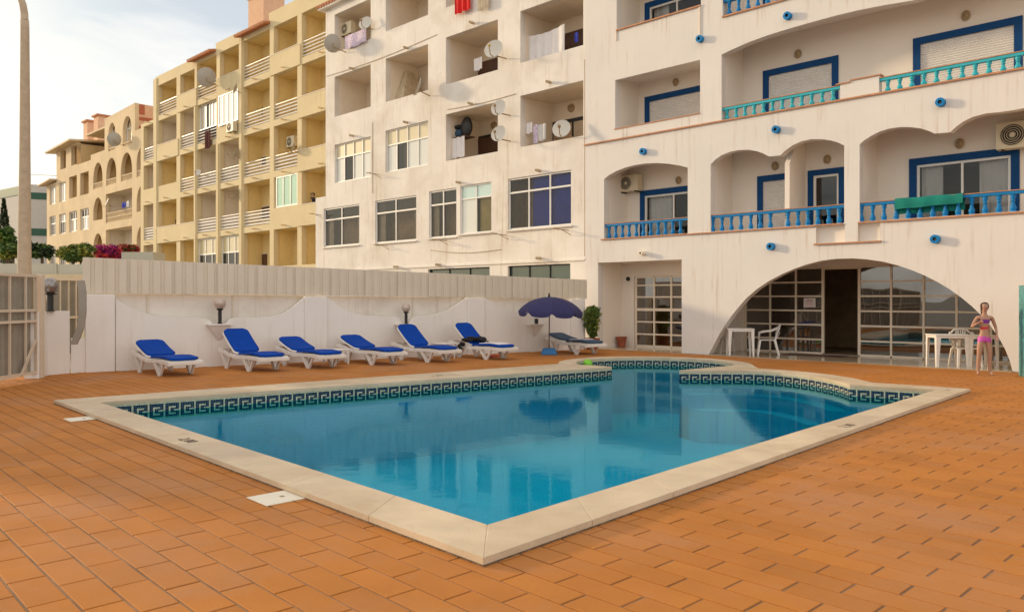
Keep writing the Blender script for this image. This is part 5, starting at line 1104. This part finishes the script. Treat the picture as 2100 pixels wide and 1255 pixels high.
# ================================================================== PORCH FURNITURE
def chair(loc, rz, label):
    t = empty('garden_chair', loc, rz, label=label, cat='chair'); s = .23
    m = MB(); n_ = 10; m.box(-s, s, -.22, .22, .40, .425, 'plastic'); m.build('seat', t, bevel=.012)
    m = MB()   # rounded fan back with vertical slots; chair faces +y, back at -y
    for i in range(9):
        f = (i-4)/4; x = f*.19; h = .40*math.sqrt(max(.12, 1-(f*.86)**2)); m.hexa([(x*.75-.014, -.23, .42), (x*.75+.014, -.23, .42), (x*.75+.014, -.215, .42), (x*.75-.014, -.215, .42)], [(x*1.05-.012, -.33, .43+h), (x*1.05+.012, -.33, .43+h), (x*1.05+.012, -.315, .43+h), (x*1.05-.012, -.315, .43+h)], 'plastic')
    m.build('back_slats', t)
    m = MB(); path = [(-.2, -.20, .42), (-.245, -.25, .60), (-.22, -.30, .74), (-.14, -.325, .82), (0, -.335, .85), (.14, -.325, .82), (.22, -.30, .74), (.245, -.25, .60), (.2, -.20, .42)]; m.tube(path, .022, 'plastic', 8); m.tube([(-.21, -.245, .62), (0, -.27, .60), (.21, -.245, .62)], .02, 'plastic', 8); m.build('back_rim', t, smooth=True)
    for sx in (-1, 1):
        m = MB(); m.tube([(sx*.24, -.29, .76), (sx*.275, -.12, .67), (sx*.28, .12, .64), (sx*.265, .21, .61), (sx*.24, .22, .42)], .02, 'plastic', 8); m.build('armrest', t, smooth=True)
        for sy in (-1, 1):
            m = MB(); w1, w0 = .055, .032; x1_, y1_ = sx*.215, sy*.195; x0_, y0_ = sx*.255, sy*.25+(-.05 if sy < 0 else 0)
            m.hexa([(x0_-w0/2, y0_-w0/2, 0), (x0_+w0/2, y0_-w0/2, 0), (x0_+w0/2, y0_+w0/2, 0), (x0_-w0/2, y0_+w0/2, 0)], [(x1_-w1/2, y1_-w1/2, .41), (x1_+w1/2, y1_-w1/2, .41), (x1_+w1/2, y1_+w1/2, .41), (x1_-w1/2, y1_+w1/2, .41)], 'plastic'); m.build('leg', t)
    return t
fl_z = .007; WR = WALLF.rz
def gp(px, py): q = G(px, py, fl_z); return (q.x, q.y, fl_z)
# left set: near table leg foot (1536,729), chair feet (1565,731) and (1586,729)
tq = G(1536, 729.5); table((tq.x-.18, tq.y+.22, fl_z), -.15, .70, .62, .735, 'white plastic table on the left side of the arched porch')
cq = G(1574, 729); chair((cq.x+.05, cq.y+.18, fl_z), R(75), 'white slatted armchair to the right of the left porch table')
cq = G(1490, 725); chair((cq.x-.05, cq.y+.35, fl_z), R(-60), 'white armchair half hidden behind the left porch table')
tq = G(1971, 752.5); table((tq.x-.24, tq.y+.14, fl_z), -.1, .74, .60, .735, 'white plastic table in front of the right porch glazing', leg=.06)
tq = G(2052, 757); table((tq.x-.12, tq.y+.62, fl_z), -.1, .66, .55, .72, 'white plastic table behind the standing person', leg=.055)
cq = G(2010, 756); chair((cq.x+.0, cq.y+.55, fl_z), R(170), 'white armchair behind the standing person')
# mosaic shower column
sp0 = G(2092, 774); ms = MB(); ts = .05; wx0, wy0 = .42, .42; t = empty('shower_column', (sp0.x+.36, sp0.y+.1, 0), -.25, label='turquoise mosaic shower column at the right edge', cat='shower')
zt_ = H+(HY-584)/FPX*sp0.y; m = MB(); m.box(-.21, .21, -.21, .21, 0, zt_, 'mos_pale'); m.build('core', t)
M['mos_t'] = mat('turquoise_tessera', (.03, .26, .30), .3, var=.2, rnd=[(0, (.6, .75, .75)), (.5, (1, 1, 1)), (1, (1.6, 1.5, 1.4))])
m = MB(); nz = int(zt_/.035)
for j in range(nz):
    for i in range(12):
        a = -.208+i*.035; z = j*.035+.003; m.poly([(a, -.213, z), (a+.031, -.213, z), (a+.031, -.213, z+.031), (a, -.213, z+.031)], 'mos_t'); m.poly([(-.213, a, z), (-.213, a+.031, z), (-.213, a+.031, z+.031), (-.213, a, z+.031)], 'mos_t')
m.build('mosaic_tesserae', t, kind='stuff')
# ================================================================== DISHES, AC UNITS, LAUNDRY
def dish(F, px, py, b, diam_px, aim, label, lnb='rust', arm=True, elev=20):
    """aim: heading in degrees of the dish's open side in world space (0 = +x, 270 = towards camera)"""
    a, z = F.pt(px, py, b); P = F.world(a, b, z); Dm = diam_px/FPX*P.y; r_ = Dm/2; t = empty('satellite_dish', P, label=label, cat='satellite dish', group='satellite dishes on the facades')
    rot = Matrix.Rotation(R(aim-90), 3, 'Z') @ Matrix.Rotation(R(elev), 3, 'X')   # local +y is the open side
    def W(v): q = rot @ Vector(v); return (q.x, q.y, q.z)
    n, mr_ = 24, 6; dep = r_*.22
    for nm, off, kk in (('reflector', 0, 'dish'), ('reflector_back', -.02, 'dish_back')):
        m = MB(); vs = []
        for j in range(mr_+1):
            q = max(j/mr_, .01)
            for i in range(n): an = 2*math.pi*i/n; vs.append(W((r_*q*math.cos(an)*.93, dep*q*q-dep+off*(1.2-q), r_*q*math.sin(an))))
        m.faces(vs, [(j*n+i, j*n+(i+1) % n, (j+1)*n+(i+1) % n, (j+1)*n+i) for j in range(mr_) for i in range(n)], kk); m.build(nm, t, smooth=True)
    m = MB(); m.tube([W((0, -dep, -r_*.75)), W((0, r_*.5, -r_*1.0)), W((0, r_*1.05, -r_*.45))], .018, 'rust', 6); m.build('feed_arm', t)
    m = MB(); m.tube([W((0, r_*.92, -r_*.42)), W((0, r_*1.15, -r_*.36))], .05, lnb, 8); m.build('receiver', t)
    Lp = F.world(a+.15, 0, z-r_*.75)-P; m = MB(); m.tube([W((0, -dep-.02, 0)), W((0, -dep-.14, -r_*.35)), tuple(Lp)], .022, 'rust', 6); m.build('wall_arm', t)
    return t
c2q = lambda x, y: (650+x/3.487, y/3.487); c1q = lambda x, y: (x/2.989, y/2.989)
dish(WALLF, *c2q(112, 312), -.6, 37, 114, 'large grey dish seen from behind at the corner of the white block')
dish(WALLF, *c2q(345, 165), -.3, 31, 252, 'tilted dish in front of the air conditioner on the top left balcony')
dish(WALLF, *c2q(718, 620), -.5, 42, 190, 'dish seen nearly edge on beside the barbecue hood balcony')
dish(WALLF, *c2q(1262, 350), -.5, 43, 250, 'largest pale dish with a yellowed receiver at the upper middle of the white block', 'curtain_y')
dish(WALLF, *c2q(1300, 770), -.45, 37, 247, 'upper of the two stacked dishes beside the cluttered balcony')
dish(WALLF, *c2q(1300, 955), -.45, 37, 247, 'lower of the two stacked dishes beside the cluttered balcony')
dish(WALLF, *c2q(1748, 920), -.4, 41, 255, 'pale dish with an orange receiver in front of the laundry balcony', 'rust')
dish(YF, *c1q(1265, 475), -.7, 40, 116, 'large grey dish seen from behind on the top of the yellow block')
dish(YF, *c1q(1440, 945), -.3, 25, 195, 'narrow edge on dish on the third storey of the yellow block')
dish(YF, *c1q(1442, 1190), -.2, 24, 195, 'lowest edge on dish of the yellow block, inside a shaded balcony')
dish(YF, *c1q(1440, 545), -.4, 20, 190, 'small edge on dish above the reflecting glazed balcony')
dish(YF, *c1q(1212, 1058), -.7, 15, 260, 'small round white dish on the middle of the yellow block')
dish(YF, *c1q(1792, 910), -.3, 24, 190, 'edge on dish next to the air conditioner on the yellow block')
dish(YF, *c1q(700, 855), -.7, 29, 112, 'grey dish seen from behind covering an arched window of the ochre building')
dish(YF, *c2q(0, 0), .0, 1, 200, 'x') if False else None
a = (80+965/6.972, 370+320/6.972); dish(YF, *a, -.6, 20, 215, 'pale tilted dish beside the lattice balcony of the ochre building')
def ac(F, x, y, b, w_, h_, label, rz=None):
    a, z = F.pt(x, y, b); P = F.world(a, b, z); t = empty('air_conditioner', P, F.rz if rz is None else rz, label=label, cat='air conditioner', group='outdoor air conditioner units'); 
    m = MB(); m.box(-w_/2, w_/2, 0, .28, -h_/2, h_/2, 'ac'); m.build('casing', t, bevel=.015)
    m = MB(); cx, r_ = -w_*.12, h_*.40; n = 20; vs = []
    for q, yy in ((1, -.004), (.12, -.004)): vs += [(cx+r_*q*math.cos(2*math.pi*i/n), yy, r_*q*math.sin(2*math.pi*i/n)) for i in range(n)]
    m.faces(vs, [(i, (i+1) % n, n+(i+1) % n, n+i) for i in range(n)], 'dark'); m.build('fan_opening', t)
    for q in (.25, .45, .65, .85, 1.0):
        m = MB(); m.tube([(cx+r_*q*math.cos(2*math.pi*i/n), -.014, r_*q*math.sin(2*math.pi*i/n)) for i in range(n+1)], .006, 'ac', 5, False); m.build('grille_ring', t)
    m = MB(); m.ball((cx, -.014, 0), .05, 'ac', 10, 6, (1, .3, 1)); m.build('grille_hub', t)
    m = MB(); m.bar((-w_*.35, .28, -h_/2-.02), (-w_*.35, -.02, -h_/2-.02), .03, .03, 'black'); m.build('bracket', t); m = MB(); m.bar((w_*.35, .28, -h_/2-.02), (w_*.35, -.02, -h_/2-.02), .03, .03, 'black'); m.build('bracket', t)
    return t
ac(WALLF, *c3(205, 873), .9, .72, .52, 'cream air conditioner in the leftmost blue arched balcony')
ac(WALLF, *c3(2062, 640), .9, .86, .60, 'cream air conditioner above the curtained window at the right edge')
ac(WALLF, *c2q(205, 205), .4, .8, .55, 'air conditioner behind the dish on the top left balcony')
ac(YF, *c1q(1408, 778), -.35, .85, .6, 'air conditioner hung under the reflecting glazed balcony of the yellow block')
ac(YF, *c1q(1778, 868), .5, .8, .6, 'air conditioner inside a shaded balcony of the yellow block')
def hang(F, x0, y0, x1, y1, b, k, name, label, cat='laundry', folds=4, amp=.04, sag=0, group='laundry hung on the balconies', skew=0):
    a0, z1 = F.pt(x0, y0, b); a1, z0 = F.pt(x1, y1, b); t = F.world(a0, b, 0); o = cloth(None, 0, a1-a0, z0, z1, 0, k, name, folds, amp, label, cat, group, sag, skew=skew)
    o.location = t; o.rotation_euler = (0, 0, F.rz); return o
q = c2q
hang(WALLF, *q(985, -8), *q(1098, 66), -.12, 'towel_r', 'hanging_cloth', 'bright red cloth hung over the top balcony edge', folds=3)
hang(WALLF, *q(1150, -30), *q(1225, 52), -.12, 'towel_be', 'hanging_cloth', 'beige cloth hung beside the bright red one', folds=4)
hang(WALLF, *q(200, 265), *q(352, 300), -.06, 'floral', 'hanging_cloth', 'patterned pink and blue cloth over the top left balcony edge', folds=2)
hang(WALLF, *q(1490, 262), *q(1770, 400), .45, 'towel_w', 'hanging_sheet', 'large white sheet sagging on a line in the upper right balcony', sag=.10, folds=5)
hang(WALLF, *q(1842, 240), *q(1868, 300), .5, 'blueclo', 'hanging_cloth', 'small dark blue cloth at the end of the sheet line', folds=1)
hang(WALLF, *q(1122, 425), *q(1180, 495), .6, 'towel_w', 'hanging_cloth', 'white cloth hung behind the largest dish', folds=2)
hang(WALLF, *q(950, 995), *q(1055, 1120), .35, 'towel_w', 'hanging_towel', 'grey white towel hung under the shelf of the cluttered balcony', folds=3)
hang(WALLF, *q(1485, 885), *q(1540, 950), .3, 'towel_w', 'hanging_shirt', 'white shirt at the left of the laundry balcony', folds=2)
hang(WALLF, *q(1548, 895), *q(1578, 1025), .3, 'floral', 'hanging_towel', 'narrow pink towel in the laundry balcony', folds=1)
hang(WALLF, *q(1580, 895), *q(1635, 1000), .3, 'curtain', 'hanging_shirt', 'printed white shirt beside the narrow pink towel', folds=2)
hang(YF, *c1q(1255, 808), *c1q(1290, 905), -.14, 'towel_br', 'hanging_blanket', 'dark brown blanket over a slatted rail of the yellow block', folds=2, amp=.08)
hang(YF, 80+1185/6.972, 370+320/6.972, 80+1240/6.972, 370+385/6.972, .2, 'blueclo', 'hanging_cloth', 'blue cloth behind the lattice balcony of the ochre building', folds=2)
hang(YF, 80+1250/6.972, 370+300/6.972, 80+1285/6.972, 370+375/6.972, .2, 'towel_w', 'hanging_cloth', 'white cloth next to the blue one behind the lattice balcony', folds=1)
# cluttered shelf
a, z = WALLF.pt(*q(1025, 985), .55); t = empty('balcony_shelf', WALLF.world(a, .55, z), WALLF.rz, label='wooden shelf in the cluttered balcony above the hanging towel', cat='shelf'); m = MB(); m.box(-.65, .5, -.2, .3, -.04, 0, 'darkwood'); m.build('board', t)
for j, (x, y, z_, sx, sy, sz, k, lb) in enumerate(((.30, .05, .36, .30, .15, .40, 'black', 'round black tube leaning on the balcony shelf'), (-.35, 0, .14, .09, .09, .14, 'turq', 'turquoise bucket on the balcony shelf'), (-.62, 0, .28, .07, .05, .28, 'towel_w', 'white upright box on the balcony shelf'), (-.1, .05, .18, .22, .15, .17, 'cushion_d', 'dark bag lying on the balcony shelf'), (-.1, .0, .42, .24, .12, .08, 'blackcloth', 'dark bundle on top of the balcony shelf pile'))):
    m = MB(); m.ball((0, 0, 0), 1, k, 14, 8); o = m.build('shelf_item', smooth=True, label=lb, cat='clutter'); P = WALLF.world(a+x, .55+y, z+z_); o.location = P; o.scale = (sx, sy, sz); o.rotation_euler = (0, 0, WALLF.rz)
# green beach towel over the right blue balustrade
a0, a1 = w3(1473, 945, -.02)[0], w3(1800, 918, -.02)[0]; t = WALLF.world(a0, 0, 0)
m = MB(); vs = []; nx = 30; secs = [(.16, 3.55), (.19, 3.86), (.17, 3.915), (.03, 3.915), (.0, 3.88), (-.012, 3.76), (-.006, 3.655)]
for (b, z) in secs:
    for i in range(nx+1): s = i/nx; vs.append(((a1-a0)*s, b-.012*math.sin(s*21+z*3)*(z < 3.9), z+.006*math.sin(s*13)+(.04*s if z < 3.7 and b < .1 else 0)))
m.faces(vs, [(j*(nx+1)+i, j*(nx+1)+i+1, (j+1)*(nx+1)+i+1, (j+1)*(nx+1)+i) for j in range(len(secs)-1) for i in range(nx)], 'towel_g'); o = m.build('beach_towel', smooth=True, label='green beach towel draped over the right blue balustrade', cat='towel'); o.location = t; o.rotation_euler = (0, 0, WALLF.rz)
# laundry arm brackets on the white block
c5q = lambda x, y: (640+x/3.487, 330+y/3.487)
for i, (x, y) in enumerate(((925, 570), (1355, 530), (1800, 495), (505, 605), (450, 95), (35, 385))):
    a, z = WALLF.pt(*c5q(x, y), -.25); t = empty('laundry_bracket', WALLF.world(a, 0, z), WALLF.rz, cat='bracket', group='folding laundry brackets on the white block',
        label=['folding laundry bracket below the narrow third lower window', 'folding laundry bracket below the yellow curtained window', 'folding laundry bracket below the blue draped window', 'folding laundry bracket below the second lower window', 'folding laundry bracket below the frosted glass balcony window', 'folding laundry bracket at the far left corner of the white block'][i])
    m = MB(); m.bar((0, 0, 0), (-.25, -.5, .05), .025, .025, 'rust'); m.bar((.1, 0, -.15), (-.1, -.3, .03), .02, .02, 'rust'); m.bar((-.05, -.42, .05), (-.4, -.42, .06), .02, .02, 'rust'); m.build('arm', t)
# ================================================================== PEOPLE
def person(loc, rz, height, label, joints, radii, edges, parts, hairf, scale=1.0):
    t = empty('person', loc, rz, label=label, cat='person'); names = list(joints); me = bpy.data.meshes.new('body')
    me.from_pydata([joints[n] for n in names], [(names.index(a), names.index(b)) for a, b in edges], []); o = bpy.data.objects.new('body', me); COL.objects.link(o); o.parent = t
    sk = o.modifiers.new('skin', 'SKIN'); sk.branch_smoothing = .6
    for i, n in enumerate(names): me.skin_vertices[0].data[i].radius = radii[n]; me.skin_vertices[0].data[i].use_root = (i == 0)
    ss = o.modifiers.new('sub', 'SUBSURF'); ss.levels = 2; ss.render_levels = 2; me.materials.append(M['skin'])
    dg = bpy.context.evaluated_depsgraph_get(); ev = o.evaluated_get(dg); nm = bpy.data.meshes.new_from_object(ev); o.modifiers.clear(); o.data = nm
    if not nm.materials: nm.materials.append(M['skin'])
    nm.polygons.foreach_set('use_smooth', [True]*len(nm.polygons)); return t, nm
J = {'pelvis': (0, 0, .76), 'waist': (0, .005, .90), 'chest': (0, .01, 1.06), 'upper': (0, .0, 1.18), 'neck': (0, .0, 1.265), 'skull0': (0, -.012, 1.33), 'skull': (0, -.005, 1.42), 'skull2': (0, 0, 1.475),
     'hipL': (.075, 0, .72), 'kneeL': (.095, -.015, .40), 'calfL': (.098, .01, .27), 'ankL': (.10, .02, .065), 'toeL': (.12, -.11, .022), 'hipR': (-.075, 0, .72), 'kneeR': (-.10, -.01, .40), 'calfR': (-.103, .015, .27), 'ankR': (-.11, .02, .065), 'toeR': (-.15, -.105, .022),
     'shL': (.135, 0, 1.17), 'elL': (.215, .03, .96), 'wrL': (.20, -.10, .80), 'haL': (.19, -.15, .76), 'shR': (-.135, 0, 1.17), 'elR': (-.23, .02, .97), 'wrR': (-.17, -.13, 1.06), 'haR': (-.13, -.18, 1.09)}
RD = {'pelvis': (.115, .085), 'waist': (.088, .066), 'chest': (.105, .075), 'upper': (.115, .065), 'neck': (.038, .038), 'skull0': (.055, .062), 'skull': (.074, .086), 'skull2': (.052, .06),
      'hipL': (.072, .075), 'kneeL': (.044, .046), 'calfL': (.043, .045), 'ankL': (.026, .03), 'toeL': (.03, .016), 'shL': (.042, .042), 'elL': (.029, .029), 'wrL': (.019, .016), 'haL': (.028, .013)}
for k in list(RD):
    if k.endswith('L'): RD[k[:-1]+'R'] = RD[k]
ED = [('pelvis', 'waist'), ('waist', 'chest'), ('chest', 'upper'), ('upper', 'neck'), ('neck', 'skull0'), ('skull0', 'skull'), ('skull', 'skull2')]+[(a+s, b+s) for s in 'LR' for a, b in (('hip', 'knee'), ('knee', 'calf'), ('calf', 'ank'), ('ank', 'toe'), ('sh', 'el'), ('el', 'wr'), ('wr', 'ha'))]+[('pelvis', 'hipL'), ('pelvis', 'hipR'), ('upper', 'shL'), ('upper', 'shR')]
for s, sg in (('L', 1), ('R', -1)):
    hx, hy, hz2 = J['ha'+s]; wx_, wy_, wz_ = J['wr'+s]; dv = (Vector((hx, hy, hz2))-Vector((wx_, wy_, wz_))).normalized(); sd = dv.cross(Vector((0, 1, 0) if abs(dv.y) < .8 else (0, 0, 1))).normalized()
    for f in range(4):
        b0 = Vector((hx, hy, hz2))+sd*(-.018+.012*f)+dv*.01; b1_ = b0+dv*.03+Vector((0, -.004, -.003)); b2_ = b1_+dv*(.022-.004*abs(f-1.4))+Vector((0, -.008, -.01))
        for nm_, v, r_ in (('f%d0' % f+s, b0, .009), ('f%d1' % f+s, b1_, .0075), ('f%d2' % f+s, b2_, .006)): J[nm_] = tuple(v); RD[nm_] = (r_, r_)
        ED += [('ha'+s, 'f%d0' % f+s), ('f%d0' % f+s, 'f%d1' % f+s), ('f%d1' % f+s, 'f%d2' % f+s)]
    th = Vector((wx_, wy_, wz_))+dv*.02-sd*.028; J['th0'+s] = tuple(th); J['th1'+s] = tuple(th+dv*.03-sd*.012); RD['th0'+s] = (.011, .011); RD['th1'+s] = (.008, .008); ED += [('wr'+s, 'th0'+s), ('th0'+s, 'th1'+s)]
pp = G(2019, 769); girl, gm = person((pp.x, pp.y, .0), R(-14), 1.55, 'barefoot person in purple and pink swimwear standing by the right porch table', J, RD, ED, None, None)
def shell(src, name, parent, test, off, k):
    vs = {}; m = MB(); fs = []
    for p in src.polygons:
        if all(test(src.vertices[i].co) for i in p.vertices): fs.append(tuple(p.vertices))
    idx = sorted({i for f in fs for i in f}); mp_ = {v: j for j, v in enumerate(idx)}
    if not fs: return None
    m.faces([src.vertices[i].co+src.vertices[i].normal*off for i in idx], [tuple(mp_[i] for i in f) for f in fs], k); return m.build(name, parent, smooth=True)
shell(gm, 'bikini_bottom', girl, lambda c: .66 < c.z < .80 and abs(c.x) < .16, .006, 'swim_k'); shell(gm, 'bikini_top', girl, lambda c: 1.04 < c.z < 1.14 and abs(c.x) < .125 and c.y > -.09, .006, 'swim_p'); shell(gm, 'waist_wrap', girl, lambda c: .93 < c.z < 1.0 and abs(c.x) < .12, .007, 'swim_r')
shell(gm, 'hair', girl, lambda c: (c.z > 1.32 and c.y > -.05 and abs(c.x) < .12) or (c.z > 1.445), .012, 'hair')
m = MB(); m.tube([(0, .075, 1.42), (0, .10, 1.33), (0, .095, 1.22), (.01, .085, 1.15)], [.035, .045, .035, .012], 'hair', 10); m.build('ponytail', girl, smooth=True)
for s in (-1, 1):
    m = MB(); m.ball((s*.028, -.083, 1.415), .011, 'towel_w', 8, 6, (1.2, .6, .8)); m.ball((s*.028, -.090, 1.415), .006, 'black', 8, 6, (1, .5, 1)); m.build('eye', girl); m = MB(); m.ball((s*.078, .0, 1.405), .02, 'skin', 8, 6, (.4, .8, 1.3)); m.build('ear', girl)
m = MB(); m.ball((0, -.092, 1.385), .014, 'skin', 8, 6, (.7, 1.1, 1.5)); m.build('nose', girl, smooth=True); m = MB(); m.ball((0, -.082, 1.352), .014, 'redplast', 8, 6, (1.5, .4, .4)); m.build('mouth', girl)
# small figure on the yellow balcony
def small_person(P, rz, label):
    t, nm = person(P, rz, 1.2, label, dict(J2), RD2, ED2, None, None); shell(nm, 'dark_shirt', t, lambda c: .70 < c.z < 1.24, .012, 'black'); shell(nm, 'trousers', t, lambda c: .1 < c.z <= .74, .012, 'cushion_d'); shell(nm, 'hair', t, lambda c: c.z > 1.40 or (c.z > 1.3 and c.y > -.02), .014, 'hair'); return t
J2 = {k: v for k, v in J.items() if k[:1] not in 'f' and not k.startswith('th')}; J2['elR'] = (-.25, -.02, 1.25); J2['wrR'] = (-.16, -.06, 1.42); J2['haR'] = (-.12, -.07, 1.47); RD2 = RD; ED2 = [e for e in ED if e[0] in J2 and e[1] in J2]
a, z = YF.pt(643, 398, .5); small_person(YF.world(a, .5, z-1.42), YF.rz, 'dark haired person leaning at a balcony edge of the yellow block')

# cables clipped to the weathered facade
for i, (x0, z0, x1, z1, sg) in enumerate(((-26.7, 11.62, -19.0, 11.7, .1), (-18.4, 8.72, -14.8, 8.66, .05), (-15.5, 3.3, -19.4, 3.45, .12), (-11.75, 9.2, -11.75, 2.9, 0), (-23.2, 9.0, -23.2, 6.0, 0))):
    m = MB(); m.tube([(x0+(x1-x0)*t/12, .012, z0+(z1-z0)*t/12-sg*math.sin(math.pi*t/12)) for t in range(13)], .011, 'curtain_b', 5); m.build('cable', b2)
